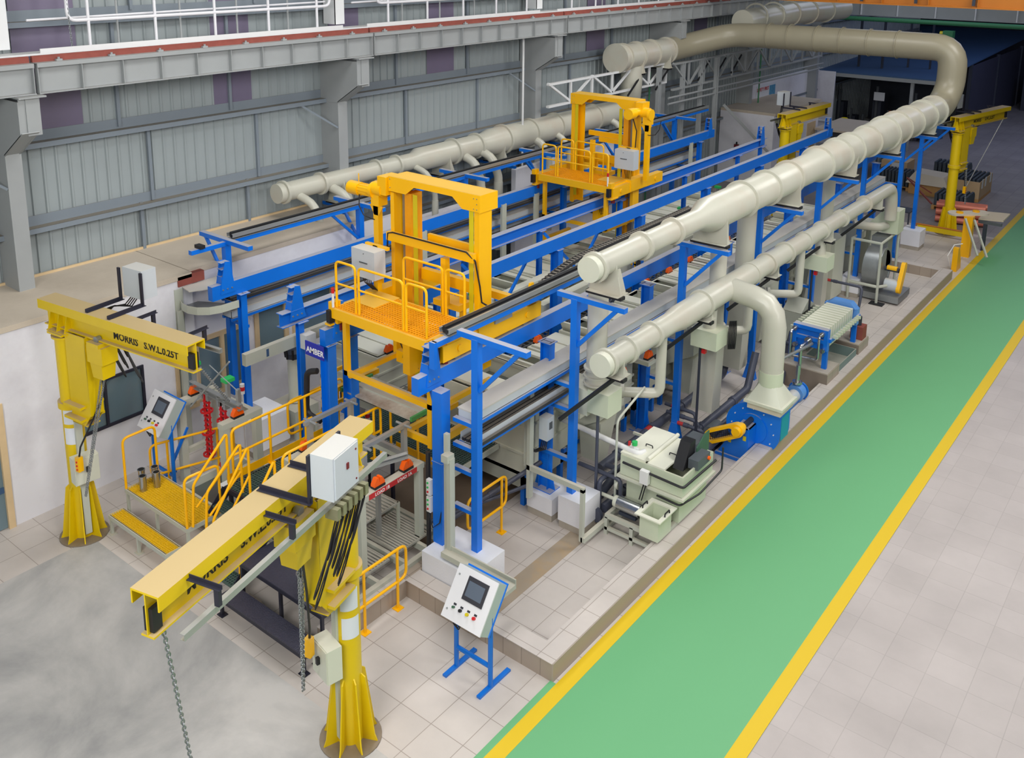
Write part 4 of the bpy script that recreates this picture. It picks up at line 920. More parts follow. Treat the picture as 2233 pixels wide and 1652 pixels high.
J4 = jib((-11.5, 28.75), 86, 3.0, .3, 'yellow pillar jib crane in front of the far white room')
# lettering on the jib beams
def word(t, s, x, side, size=.15):
    M = face_M((x, -.008 if side < 0 else .008, 3.85-.33), (1, 0, 0) if side < 0 else (-1, 0, 0), (0, 0, 1)); return text('beam_lettering', s, size, M, 'letter_black', t, .001, .004)
word(J1, 'MORRIS', 1.15, -1); word(J1, 'S.W.L.0.25T', 1.8, -1, .14)
word(J2, 'MORRIS', 2.35, 1); word(J2, 'CHENNAI-CRANE', 1.75, 1, .14) if 0 else word(J2, 'S.W.L.0.25T', 1.65, 1, .14)
word(J3, 'MORRIS', 1.0, -1); word(J3, 'S.W.L.0.25T', 1.8, -1, .14)
# chain, pole and rope
solo('load_chain', chain_mb((-6.53, 3.62, 3.38), (-7.2, 4.3, .0), .06, .007), 'galvanised', 'long thin load chain hanging from the tip of the foreground jib beam', 'chain')
solo('load_chain', chain_mb((-10.72, 6.75, 3.38), (-11.75, 7.9, 2.05), .06, .007), 'galvanised', 'short load chain from the wall side jib to the red racks', 'chain')
solo('guy_rope', MB().cyl((-6.4, 35.1, 3.5), (-7.5, 35.6, .6), .012, n=6), 'white_plastic', 'white rope slanting down from the far jib beam tip', 'rope')
solo('cross_rod', MB().cyl((-10.35, 7.0, 3.45), (-11.2, 6.9, 2.55), .012, n=6).cyl((-10.5, 7.2, 2.9), (-10.75, 6.95, 3.3), .008, n=6), 'galvanised', 'thin grey rod crossing under the tip of the wall side jib', 'rod')
# ================================================================== LOADING AREA
RY = 'rail_yellow'
def bench(x0, x1, y0, y1, z, gm, fm, name, label, legs, solid=False, pitch=.04):
    t = thing(name, label, 'step' if z < .4 else 'platform', ((x0+x1)/2, (y0+y1)/2, 0))
    if solid:
        obj('tread_plate', MB().bx(x0, x1, y0, y1, z-.02, z), gm, t)
    else: obj('grating', MB().grate(x0+.02, x1-.02, y0+.02, y1-.02, z, pitch, .025, .011), gm, t)
    m = MB().loop(x0, x1, y0, y1, z-.07, z-.002 if not solid else z-.02, .03); obj('edge_frame', m, fm, t)
    for (lx, ly) in legs:
        obj('leg', MB().bx(lx-.02, lx+.02, ly-.02, ly+.02, 0.012, z-.07).bx(lx-.06, lx+.06, ly-.05, ly+.05, 0, .012), fm, t)
    return t
def L4(x0, x1, y0, y1, mid=True): return [(x, y) for x in ([x0+.03, (x0+x1)/2, x1-.03] if mid else [x0+.03, x1-.03]) for y in (y0+.03, y1-.03)]
mat('checker', (62, 62, 78), .38, .3, 0, .35, 38, .6, 60)
YP = bench(-13.02, -11.32, 6.77, 7.37, .6, 'yellow_grate', 'frame_grey', 'work_platform', 'yellow grating work platform with a cream frame beside the wall side crane', L4(-13.02, -11.32, 6.77, 7.37))
bench(-12.96, -11.38, 6.44, 6.7, .33, 'yellow_grate', 'frame_grey', 'step_bench', 'narrow yellow grating step in front of the yellow platform', L4(-12.96, -11.38, 6.44, 6.7))
bench(-10.12, -8.38, 6.8, 7.42, .6, 'checker', 'black_steel', 'work_platform', 'black chequer plate platform carrying the large steel pot', L4(-10.12, -8.38, 6.8, 7.42), True)
bench(-10.08, -8.3, 6.42, 6.7, .3, 'checker', 'black_steel', 'step_bench', 'black chequer plate step in front of the black platform', L4(-10.08, -8.3, 6.42, 6.7, False), True)
for i, x in enumerate((-9.75, -8.55)):
    solo('floor_block', MB().bx(x-.22, x+.05, 6.6, 6.85, 0, .14), 'kerb_tile', 'small tiled block under the black step, %s' % ('left one' if i == 0 else 'right one'), 'block', 'tiled blocks under the black step')
# guard rails of the yellow platform
def rail_thing(label, panels, h, posts=(), mid=True, r=.021, grp='bent tube guard rails'):
    t = thing('guard_rail', label, 'railing', tuple(panels[0][0]), 0, grp)
    for p, q in panels:
        p = V(p); q = V(q); u = V((0, 0, h)); k = MB().pipe(rounded([p, p+u, q+u, q], .1, 4), r, 8)
        obj('rail_tube', k, RY, t)
        if mid: obj('mid_rail', MB().cyl(p+u*.5, q+u*.5, r, n=8), RY, t)
    for p in posts: obj('rail_post', MB().cyl(p, (p[0], p[1], p[2]+h-.0), r, n=8).cb(p[0], p[1], p[2]+.006, .1, .1, .012), RY, t)
    return t
rail_thing('yellow tube rail at the wall end of the yellow platform', [((-13.0, 6.79, .6), (-13.0, 7.34, .6))], .85, mid=False)
rail_thing('yellow tube rail at the crane end of the yellow platform, before the stairs', [((-11.34, 6.79, .6), (-11.3, 7.34, .6))], .8, mid=False)
def loop_rail(label, p, q, z0, z1, posts, grp='bent tube guard rails', legs=True):
    """closed racetrack rail with posts to the floor"""
    t = thing('guard_rail', label, 'railing', (p[0], p[1], 0), 0, grp); a = V((p[0], p[1], z1)); b = V((q[0], q[1], z1)); c = V((q[0], q[1], z0)); d = V((p[0], p[1], z0))
    pts = rounded([(a+b)/2, b, c, d, a, (a+b)/2], .12, 4); obj('rail_tube', MB().pipe(pts[:-1], .021, 8, closed=True), RY, t)
    for s in posts:
        x = p[0]+(q[0]-p[0])*s; y = p[1]+(q[1]-p[1])*s; obj('rail_post', MB().cyl((x, y, .0), (x, y, z1), .021, n=8).cb(x, y, .006, .12, .12, .012), RY, t)
    return t
loop_rail('low yellow loop rail beside the left control desk', (-13.4, 7.45), (-12.95, 8.75), .35, .9, (.2, .8)) 
loop_rail('yellow loop rail on the tiled floor behind the foreground crane column', (-8.27, 7.1), (-8.27, 8.22), .42, .92, (.3, .85))
loop_rail('yellow loop rail on the floor just behind the large white plinth', (-8.25, 9.5), (-8.25, 10.42), .45, .95, (.15, .88))
loop_rail('yellow loop rail beside the tall grey filter housing', (-11.75, 9.0), (-11.75, 10.2), 1.0, 1.6, (.2, .85))
# stairs and walkway
WZ = 1.0
t = thing('access_walkway', 'dark green grating walkway between the two loading frames with steps down', 'walkway', (-10.7, 8, 0))
obj('grating', MB().grate(-11.28, -10.12, 7.45, 9.9, WZ, .05, .025, .012), 'green_grate', t)
obj('grating', MB().grate(-11.3, -8.9, 9.9, 11.0, WZ, .05, .025, .012), 'green_grate', t)
obj('edge_frame', MB().loop(-11.3, -10.1, 7.42, 9.9, WZ-.08, WZ-.002, .03), 'black_steel', t)
obj('edge_frame', MB().loop(-11.32, -8.88, 9.9, 11.02, WZ-.1, WZ-.002, .03), 'frame_grey', t)
for x in (-11.25, -10.7, -10.13):
    for y in (7.5, 8.8, 9.8): obj('leg', MB().bx(x-.025, x+.025, y-.025, y+.025, 0, WZ-.08), 'black_steel', t)
obj('kick_plate', MB().bx(-11.33, -11.32, 7.5, 9.6, WZ, WZ+.13), RY, t); obj('kick_plate', MB().bx(-10.1, -8.95, 9.86, 9.87, WZ-.02, WZ+.1), RY, t)
def stair(x0, x1, steps, label, y_top, z_bot):
    t = thing('stairs', label, 'stairs', ((x0+x1)/2, steps[0][0], 0), 0, 'grating stairs to the walkway')
    for (yy, zz) in steps:
        obj('tread', MB().grate(x0+.03, x1-.03, yy, yy+.21, zz, .045, .025, .012).loop(x0+.02, x1-.02, yy-.01, yy+.22, zz-.04, zz-.003, .012), 'green_grate', t)
    for x in (x0, x1): obj('stringer', MB().bar((x, y_top+.05, WZ-.06), (x, steps[-1][0]-.02, steps[-1][1]-.16), .012, .2, up=(0, 0, 1)), 'black_steel', t)
    return t
s1 = stair(-10.76, -10.14, [(7.22, .75), (6.97, .5), (6.7, .25)], 'black stairs with green grating treads going down beside the black platform', 7.42, 0)
s2 = stair(-11.3, -10.82, [(7.2, .8)], 'short stair tread between the yellow platform and the walkway', 7.42, .6)
def stair_rail(t, x, top, mid, bot, zt):
    k = MB().pipe(rounded([(x, 7.5, WZ), (x, 7.5, zt), (x, mid[0], mid[1]), (x, bot[0], bot[1])], .06, 3), .021, 8); k.cyl((x, 7.5, WZ+.35), (x, mid[0]+.03, mid[1]-.38), .018, n=8); obj('hand_rail', k, RY, t)
stair_rail(s2, -11.28, None, (6.9, 1.28), (6.85, .62), 1.85); stair_rail(s2, -10.95, None, (6.9, 1.28), (6.85, .62), 1.8)
stair_rail(s1, -10.15, None, (6.86, .95), (6.82, .05), 1.82); stair_rail(s1, -10.76, None, (6.86, .95), (6.82, .05), 1.82)
rail_thing('long yellow walkway rail on the left loading frame side', [((-11.3, 7.6, WZ), (-11.3, 9.7, WZ))], .85, [(-11.3, 8.3, WZ), (-11.3, 9.0, WZ)])
rail_thing('yellow walkway rail behind the foreground jib beam', [((-10.12, 7.62, WZ), (-10.12, 9.55, WZ))], .85, [(-10.12, 7.75, WZ), (-10.12, 9.4, WZ)])
rail_thing('yellow walkway rail under the near transporter tray', [((-10.1, 9.75, WZ), (-8.95, 9.75, WZ))], .8, [(-9.5, 9.75, WZ)])
# steel pot and cans
def vessel(name, x, y, z, r, h, label, grp=None, cat='pot'):
    m = MB().lathe([(0.001, z), (r, z), (r, z+h), (r-.008, z+h), (r-.008, z+.012), (.001, z+.012)], (x, y, 0), 36); m.ring((x, y, z+h-.012), (x, y, z+h+.004), r+.006, r-.008, 36)
    return solo(name, m, 'stainless', label, cat, grp, org=(x, y, z))
vessel('steel_pot', -8.87, 6.98, .6, .135, .3, 'large open stainless cylinder standing on the black platform')
for x, y, l in [(-12.74, 6.93, 'stainless can nearest the platform edge'), (-12.68, 7.13, 'stainless can on the right at the back'), (-12.93, 7.02, 'stainless can on the left at the back'), (-12.84, 7.2, 'stainless can farthest from the platform edge')]:
    vessel('steel_can', x, y, .6, .055, .25, l+' of the yellow platform group', 'stainless cans on the yellow platform', 'can')
# control desks
def desk(x0, y0, z0, label, rx=0, feet=True):
    t = thing('control_desk', label, 'control panel', (x0+.3, y0+.25, 0), 0, 'tilted operator control desks')
    w, h, d = .62, .63, .2; a = math.atan2(.5, .35); up = V((0, math.cos(a), math.sin(a))); nn = V((0, -math.sin(a), math.cos(a))); r = V((1, 0, 0)); o = V((x0, y0, z0))
    def P(u, v, e=0): return tuple(o+r*u+up*v+nn*e)
    def slab(u0, u1, v0, v1, e0, e1): return MB().add([P(u0, v0, e0), P(u1, v0, e0), P(u1, v1, e0), P(u0, v1, e0), P(u0, v0, e1), P(u1, v0, e1), P(u1, v1, e1), P(u0, v1, e1)], [(0,3,2,1),(4,5,6,7),(0,1,5,4),(1,2,6,5),(2,3,7,6),(3,0,4,7)])
    obj('housing', slab(0, w, 0, h, -d, -.02), 'frame_plain', t); f = obj('front_panel', slab(-.004, w+.004, -.004, h+.004, -.02, 0), 'white_paint', t)
    obj('screen_bezel', slab(.2, .52, .28, .56, 0, .012), 'bezel', t); obj('screen', slab(.23, .48, .33, .51, .012, .014), 'screen', t)
    for j, (c) in enumerate(['dark_green', 'black', 'tape_yellow', 'red']):
        u = .14+j*.11; obj('switch', MB().cyl(P(u, .15, 0), P(u, .15, .035), .02 if j else .016, n=14), c, t); obj('switch_label', slab(u-.022, u+.022, .175, .2, 0, .002), 'bezel', t)
    for v in (.1, .52): obj('lock', MB().cyl(P(.05, v, 0), P(.05, v, .006), .014, n=10), 'steel_grey', t)
    obj('back_plate', slab(-.01, w+.01, 0, h+.02, -d-.02, -d), 'blue', t)
    if feet:
        for x in (x0+.03, x0+w-.03):
            obj('stand_post', MB().cyl((x, y0+.25, .03), (x, y0+.25, z0+.1), .032, n=12), 'blue_clean', t); obj('foot_bar', MB().bx(x-.03, x+.03, y0+.02, y0+.62, 0, .03), 'blue_clean', t)
        obj('stand_tie', MB().cyl((x0+.03, y0+.25, .3), (x0+w-.03, y0+.25, .3), .03, n=12), 'blue_clean', t)
        m = MB()
        for j in range(3): m.pipe(rounded([P(.16+.03*j, -.0, -.1), (x0+.1+.02*j, y0+.1, z0-.12), (x0+.16+.02*j, y0+.1, z0-.16-.02*j), (x0+.22, y0+.15, z0-.04)], .05), .008, 6)
        obj('cable_loop', m, 'black', t)
    return t
mat('frame_plain', (172, 184, 182), .4)
desk(-6.95, 7.5, .9, 'white control desk with a touch screen on a blue stand, on the open tiled floor')
d2 = desk(-13.78, 7.48, 1.13, 'white control desk with a touch screen on a blue stand beside the office window')
obj('rear_brace', MB().bar((-13.3, 8.1, 1.0), (-13.3, 7.8, .5), .04, .04), 'blue', d2)
# loading frames
FG = 'frame_grey'
def vseat(x, y, z, label, grp, rz=0, tall=.0):
    t = thing('v_block', label, 'carrier rest', (x, y, z), 0, grp)
    obj('seat_base', MB().bx(x-.05, x+.05, y-.1, y+.1, z, z+.035), 'black', t)
    obj('seat_horn', MB().prism([(y-.1, z+.035), (y-.1, z+.07), (y-.05, z+.15), (y-.015, z+.15), (y, z+.07), (y+.015, z+.15), (y+.05, z+.15), (y+.1, z+.07), (y+.1, z+.035)], 'x', x-.04, x+.04), 'orange', t)
    return t
t = thing('loading_frame', 'cream steel loading frame at the left holding the red racks', 'frame', (-12.75, 8.3, 0), 0, 'cream loading frames')
for x in (-13.36, -12.14):
    for y in (8.04, 8.66): obj('leg', MB().bx(x-.06, x+.06, y-.06, y+.06, 0, 1.4), FG, t)
    obj('top_arm', MB().bx(x-.07, x+.07, 7.97, 8.74, 1.4, 1.5), FG, t); obj('lower_rail', MB().bx(x-.04, x+.04, 8.1, 8.6, .5, .58), FG, t)
obj('rear_beam', MB().bx(-13.3, -12.2, 8.62, 8.7, 1.38, 1.46), FG, t)
vseat(-13.36, 8.32, 1.5, 'orange V block on the wall side arm of the left loading frame', 'orange seats of the left loading frame')
vseat(-12.14, 8.3, 1.5, 'orange V block on the walkway side arm of the left loading frame', 'orange seats of the left loading frame')
# flight bar with green caps
t = thing('flight_bar', 'grey flight bar with green capped uprights hanging over the left loading frame', 'flight bar', (-12.75, 8.35, 1.6))
obj('cross_bar', MB().chan((-13.45, 8.35, 1.68), (-12.05, 8.35, 1.68), .08, .1, .01), 'aluminium', t)
for x in (-13.4, -12.45):
    obj('upright', MB().bx(x-.03, x+.03, 8.33, 8.39, 1.7, 2.0), 'aluminium', t)
    obj('green_cap', MB().bx(x-.07, x+.07, 8.28, 8.46, 2.0, 2.06), 'green', t)
obj('upright', MB().bx(-12.2, -12.14, 8.33, 8.39, 1.62, 1.95), 'aluminium', t)
for x in (-13.15, -12.98, -12.68, -12.5): obj('clamp', MB().bx(x-.03, x+.03, 8.3, 8.4, 1.5, 1.66), 'aluminium', t)
for i, (x, zb, l) in enumerate([(-13.06, .42, 'red ladder shaped plating rack, wall side one'), (-12.6, .4, 'red ladder shaped plating rack, walkway side one')]):
    t = thing('plating_rack', l+', hanging from the flight bar', 'rack', (x, 8.35, zb), 0, 'red plating racks')
    m = MB().bx(x-.075, x-.05, 8.33, 8.36, zb, 1.6); m.bx(x+.05, x+.075, 8.33, 8.36, zb, 1.6); obj('rack_side', m, 'red', t)
    for j in range(12):
        z = zb+.02+j*(1.5-zb)/12; obj('rung', MB().bx(x-.08, x+.08, 8.32, 8.37, z, z+.022), 'red', t)
    obj('centre_wire', MB().cyl((x, 8.34, zb), (x, 8.34, 1.5), .007, n=6), 'black', t)
    for j in range(3): z = zb+.05+j*.4; obj('cross_ring', MB().ring((x, 8.34, z), (x, 8.34, z+.03), .11, .085, 12), 'red', t)
t = thing('collecting_tank', 'low cream trough with pumps under the left loading frame', 'tank', (-12.6, 8.1, 0))
obj('trough_body', MB().opentop(-12.75, -11.5, 7.55, 8.75, .05, .38, .04), 'cream', t); obj('front_box', MB().bx(-12.9, -11.6, 7.42, 7.52, .06, .3), FG, t); obj('trough_liquid', MB().bx(-12.7, -11.55, 7.6, 8.7, .1, .25), 'liquid', t)
for x in (-12.5, -12.1, -11.8): obj('valve', MB().cyl((x, 7.4, .3), (x, 7.5, .34), .03, n=10), 'black', t)
obj('white_pump', MB().bx(-11.95, -11.75, 7.75, 7.95, .3, .62), 'white_plastic', t)
t = thing('loading_frame', 'cream steel loading frame with the red LOAD sign behind the foreground crane', 'frame', (-9.6, 8.5, 0), 0, 'cream loading frames')
for x in (-10.42, -8.86):
    for y in (7.95, 9.1): obj('leg', MB().bx(x-.05, x+.05, y-.05, y+.05, .3, 1.45), FG, t)
    obj('top_arm', MB().bx(x-.06, x+.06, 7.9, 9.16, 1.45, 1.54), FG, t)
obj('rear_beam', MB().bx(-10.4, -8.9, 9.12, 9.2, 1.42, 1.5), FG, t)
for x in (-10.1, -9.15): obj('tube_post', MB().bx(x-.03, x+.03, 8.52, 8.58, .5, 1.3), 'aluminium', t)
obj('sign_plate', MB().bx(-8.798, -8.794, 8.05, 9.0, 1.455, 1.535), 'sign_red', t)
text('sign_lettering', 'LOAD 1B', .07, face_M((-8.792, 8.16, 1.468), (0, 1, 0), (0, 0, 1)), 'letter_white', t, .001, .001); text('sign_lettering', 'LOAD 1A', .07, face_M((-8.792, 8.6, 1.468), (0, 1, 0), (0, 0, 1)), 'letter_white', t, .001, .001)
for x, y, l in [(-8.86, 8.28, 'nearer orange seat above the red LOAD sign'), (-8.86, 8.85, 'farther orange seat above the red LOAD sign'), (-10.42, 8.28, 'orange seat on the left arm behind the grey crane box')]:
    vseat(x, y, 1.54, l, 'orange seats of the right loading frame')
t = thing('tube_carrier', 'bare grey tube carrier with four uprights on the right loading frame', 'carrier', (-9.65, 8.6, 1.5))
for x in (-10.2, -9.05):
    for y in (8.2, 9.0): obj('upright', MB().bx(x-.035, x+.035, y-.035, y+.035, 1.5, 2.1), 'aluminium', t); obj('stub_pin', MB().cyl((x-.12 if x < -10 else x-.15, y, 2.12), (x+.15, y, 2.12), .02, n=10), 'aluminium', t)
    obj('end_bar', MB().bx(x-.03, x+.03, 8.1, 9.1, 2.08, 2.14), 'aluminium', t)
for y in (8.2, 9.0): obj('cross_bar', MB().bx(-10.25, -9.0, y-.03, y+.03, 1.62, 1.7), 'aluminium', t)
t = thing('slatted_base', 'grey slatted drain base below the right loading frame', 'base', (-9.55, 8.4, 0))
obj('base_frame', MB().loop(-10.6, -8.5, 7.5, 9.45, .12, .32, .08), FG, t)
for y in (8.0, 8.55, 9.0): obj('cross_member', MB().bx(-10.5, -8.6, y-.03, y+.03, .2, .3), FG, t)
for (x0, x1, y0, y1, z) in [(-10.5, -9.7, 7.6, 8.4, .34), (-9.6, -8.8, 7.6, 8.4, .34), (-9.6, -8.8, 8.6, 9.3, .34), (-10.5, -9.7, 8.6, 9.3, .34), (-10.2, -9.2, 8.1, 9.0, .8)]:
    m = MB(); n = 14
    for j in range(n): yy = y0+(y1-y0)*j/n; m.bx(x0, x1, yy, yy+(y1-y0)/n*.55, z-.01, z+.01)
    m.loop(x0-.01, x1+.01, y0-.01, y1+.01, z-.03, z+.0, .02); obj('slat_panel', m, 'slat_grey', t)
for x in (-10.2, -9.2):
    for y in (8.1, 9.0): obj('leg', MB().bx(x-.02, x+.02, y-.02, y+.02, .3, .8), FG, t)
obj('side_channel', MB().chan((-10.6, 7.45, .26), (-8.5, 7.45, .26), .08, .14, .01), FG, t)
t = thing('cylinder_column', 'pale sliding post in front of the right loading frame', 'post', (-9.75, 7.55, 0))
obj('post_body', MB().bx(-9.85, -9.68, 7.5, 7.62, .3, 1.25), 'light_grey', t); obj('post_box', MB().bx(-10.0, -9.88, 7.5, 7.6, .75, 1.05), 'white_paint', t)
solo('steel_channel', MB().chan((-9.75, 7.5, 1.55), (-8.9, 8.9, 1.75), .07, .08, .008), 'steel_grey', 'loose grey steel channel lying above the right loading frame', 'channel')
# signal lamp and small items
for x, y, z, l in [(-12.9, 8.95, 1.25, 'white signal lamp with a red band beside the left blue post'), (-10.75, 9.85, 1.1, 'small signal lamp with a red band beside the foreground jib beam end')]:
    t = thing('signal_lamp', l, 'lamp', (x, y, 0 if x < -12 else 1)); obj('lamp_stem', MB().cyl((x, y, 0.0 if x < -12 else 1.0), (x, y, z+.16), .015, n=8), 'white_plastic', t); obj('lamp_body', MB().cyl((x, y, z+.16), (x, y, z+.34), .04, n=16), 'white_plastic', t); obj('red_band', MB().cyl((x, y, z+.22), (x, y, z+.29), .042, n=16), 'red', t)
# pendant box on right blue post
t = thing('push_button_box', 'pair of white push button boxes on the nearest right blue post', 'button box', (-8.37, 8.85, 1.2))
for z in (1.05, 1.32):
    b_ = obj('button_box', MB().bx(-8.44, -8.36, 8.82, 8.88, z, z+.24), 'white_plastic', t)
    for j, c in enumerate(('red', 'green', 'green')): obj('button', MB().cyl((-8.41, 8.81, z+.05+.07*j), (-8.41, 8.822, z+.05+.07*j), .016, n=10), c, b_)
obj('box_cable', MB().pipe([(-8.4, 8.82, 1.05), (-8.3, 8.8, .85), (-8.2, 8.84, .95), (-8.17, 8.95, 1.6)], .01, 6), 'black', t)
t = thing('button_pole', 'black cable pole beside the nearest right blue post', 'pole', (-8.5, 8.9, .3)); obj('pole', MB().cyl((-8.52, 8.95, .2), (-8.52, 8.95, 1.9), .035, n=10), 'rubber', t)
# name sign on rail end
t = thing('name_board', 'small dark blue name board on the end of the long blue rail', 'sign', (-10.75, 8.75, 2.75))
obj('board', MB().bx(-10.98, -10.55, 8.8, 8.815, 2.75, 2.98), 'sign_blue', t); text('board_lettering', 'AMBER', .13, face_M((-10.95, 8.797, 2.81), (1, 0, 0), (0, 0, 1)), 'letter_white', t, .001, .003)
# front posts of the long rail
# filter housing by the office
t = thing('filter_housing', 'tall pale filter housing with a dark clamped lid beside the office', 'filter', (-13.25, 10.35, .3))
obj('vessel_body', MB().cyl((-13.25, 10.35, .62), (-13.25, 10.35, 1.5), .125, n=24), 'cream', t)
m = MB().cyl((-13.25, 10.35, 1.5), (-13.25, 10.35, 1.56), .15, n=24).cyl((-13.25, 10.35, 1.6), (-13.25, 10.35, 1.66), .14, .08, n=24).cyl((-13.25, 10.35, 1.56), (-13.25, 10.35, 1.6), .15, n=24); obj('vessel_lid', m, 'machine_dark', t)
for j in range(8):
    a = j*PI/4; obj('lid_clamp', MB().cyl((-13.25+.15*math.cos(a), 10.35+.15*math.sin(a), 1.5), (-13.25+.17*math.cos(a), 10.35+.17*math.sin(a), 1.7), .022, n=8), 'black', t)
m = MB().bx(-13.6, -12.9, 10.05, 10.6, .3, .6); obj('skid_box', m, FG, t)
for x in (-13.55, -12.95):
    for y in (10.1, 10.55): obj('leg', MB().bx(x-.03, x+.03, y-.03, y+.03, 0, .3), FG, t)
# ================================================================== PROCESS TANKS
def tank(lane, i, n, x0, x1, y, d, z1, z0, style, label):
    t = thing('process_tank', label, 'tank', ((x0+x1)/2, y, 0), 0, 'process tanks of the %s lane' % lane)
    obj('tank_shell', MB().opentop(x0, x1, y, y+d, z0, z1, .03), 'cream', t)
    m = MB().loop(x0-.04, x1+.04, y-.03, y+d+.03, z1-.05, z1, .07); obj('tank_rim', m, 'cream', t)
    obj('tank_liquid', MB().bx(x0+.03, x1-.03, y+.03, y+d-.03, z1-.35, z1-.3), 'liquid', t)
    for zz in (z0+.35, z1-.35): obj('stiffening_rib', MB().loop(x0-.03, x1+.03, y-.025, y+d+.025, zz-.02, zz+.02, .03), 'cream', t)
    obj('tank_stand', MB().bx(x0+.05, x1-.05, y+.05, y+d-.05, .3, z0-.02), 'frame_grey', t)
    obj('base_beam', MB().bx(x0-.02, x1+.02, y+.05, y+.13, z0-.1, z0-.02).bx(x0-.02, x1+.02, y+d-.13, y+d-.05, z0-.1, z0-.02), 'blue', t)
    for x in (x0+.05, x1-.13):
        for yy in (y+.05, y+d-.13): obj('stand_leg', MB().bx(x, x+.08, yy, yy+.08, 0, z0-.1), 'blue', t)
    def lid(a, b, dz=0, tilt=0):
        m = MB().bx(x0+.02, x1-.02, a, b, z1+.005+dz, z1+.03+dz); m.bx(x0+.02, x1-.02, a, a+.02, z1+.03+dz, z1+.05+dz); obj('lid_leaf', m, 'lid', t)
    if style == 'closed': lid(y+.02, y+d/2-.005); lid(y+d/2+.005, y+d-.02)
    elif style == 'half': lid(y+.02, y+d*.42, .02)
    elif style == 'open':
        m = MB().add([(x0+.03, y+.02, z1+.01), (x1-.03, y+.02, z1+.01), (x1-.03, y-.1, z1+.24), (x0+.03, y-.1, z1+.24), (x0+.03, y+.05, z1+.02), (x1-.03, y+.05, z1+.02), (x1-.03, y-.07, z1+.25), (x0+.03, y-.07, z1+.25)], [(0,1,2,3),(7,6,5,4),(0,4,5,1),(1,5,6,2),(2,6,7,3),(3,7,4,0)]); obj('lid_leaf', m, 'lid', t)
        obj('lid_leaf', MB().bx(x0+.02, x1-.02, y+d-.16, y+d-.02, z1+.005, z1+.05), 'lid', t)
    elif style == 'slats':
        for j in range(4): a = y+.04+j*(d-.1)/4; obj('cover_bar', MB().bx(x0+.02, x1-.02, a, a+.1, z1+.005, z1+.03), 'lid' if j % 2 else 'slat_grey', t)
    obj('edge_hood', MB().bx(x0+.04, x1-.04, y+d+.03, y+d+.09, z1-.12, z1+.06), 'cream', t)
    return t
rnd.seed(11)
RS = ['half', 'open', 'closed', 'open', 'closed', 'half', 'open', 'closed', 'slats', 'closed', 'half', 'closed', 'slats', 'open', 'closed', 'closed']
for i in range(15):
    y = 11.42+i*1.03
    tank('right', i, 15, -10.12, -8.36, y if i else 11.05, .86 if i else 1.2, 1.5 if i else 1.78, .62, RS[i], 'cream process tank of the right lane, %s' % nth(i, 15))
    for x, s in ((-10.12, 'left'), (-8.78, 'right')):
        if i % 2 == 0 or rnd.random() < .35: vseat(x if s == 'left' else -8.62, y+.25, 1.5 if i else 1.78, 'orange V block on the %s edge of the %s tank of the right lane' % (s, 'nearest' if i == 0 else 'farthest' if i == 14 else ORD[i]), 'orange seats along the right lane')
for i in range(14):
    y = 11.3+i*1.07
    tank('left', i, 14, -13.2, -12.02, y, .88, 1.5, .55, RS[(i*5+2) % 16], 'cream process tank of the left lane, %s' % nth(i, 14))
    if i % 2 == 0: vseat(-12.02, y+.3, 1.5, 'orange V block on the %s tank of the left lane' % ('nearest' if i == 0 else ORD[i]), 'orange seats along the left lane')
for i, (x, y, l) in enumerate([(-12.25, 14.3, 'nearest green capped upright in the left lane'), (-12.1, 20.9, 'green capped upright just beyond the far transporter'), (-12.1, 23.1, 'second green capped upright beyond the far transporter'), (-12.4, 26.0, 'farthest green capped upright in the left lane'), (-8.9, 12.6, 'green capped upright beside the near transporter truck'), (-9.0, 15.5, 'green capped upright under the large duct')]):
    t = thing('capped_upright', l, 'upright', (x, y, 1.5), 0, 'green capped uprights'); obj('upright', MB().bx(x-.03, x+.03, y-.03, y+.03, 1.5, 1.78), 'aluminium', t); obj('green_cap', MB().bx(x-.09, x+.09, y-.06, y+.06, 1.78, 1.84), 'green', t)
# centre aisle
t = thing('centre_hood', 'long cream hood box with a red sign between the two tank lanes', 'hood', (-10.9, 15, 1.2))
obj('hood_body', MB().bx(-11.05, -10.85, 14.9, 20.4, 1.35, 1.72), 'cream', t); obj('red_sign', MB().bx(-10.848, -10.845, 16.6, 17.4, 1.52, 1.6), 'lid', t); text('sign_lettering', 'ELECTROLESS', .09, face_M((-10.842, 16.65, 1.53), (0, 1, 0), (0, 0, 1)), 'letter_red', t, .001, .002)
t = thing('centre_hood', 'long cream duct box in the aisle right behind the near transporter', 'hood', (-11.4, 11, 1.2)); obj('hood_body', MB().bx(-11.5, -11.3, 12.0, 19.0, 1.75, 2.05), 'cream', t); obj('hood_support', MB().bx(-11.44, -11.36, 12.5, 12.58, 0, 1.75).bx(-11.44, -11.36, 18, 18.08, 0, 1.75), 'frame_grey', t)
t = thing('cable_duct', 'grey beam shaped trunk lying along the blue posts near the office window', 'trunk', (-12, 9, 2.5)); obj('trunk_body', MB().bx(-12.0, -11.9, 8.35, 11.8, 2.42, 2.62), 'frame_grey', t); obj('trunk_letters', MB().bx(-11.9, -11.898, 8.75, 8.8, 2.45, 2.58), 'shed_blue', t)
t = thing('switch_box', 'small grey switch box under the flanged rail end', 'box', (-11.6, 9.3, 2.5)); obj('box_body', MB().bx(-11.66, -11.5, 9.25, 9.45, 2.5, 2.75), 'light_grey', t)
t = thing('aisle_grating', 'dark grating walkway between the two tank lanes', 'walkway', (-11.2, 19, 1.0)); obj('grating', MB().grate(-11.6, -10.75, 11.4, 26.8, .98, .16, .02, .02), 'galvanised', t); obj('walkway_frame', MB().loop(-11.62, -10.73, 11.38, 26.82, .86, .96, .05), 'frame_grey', t)
m = [t]
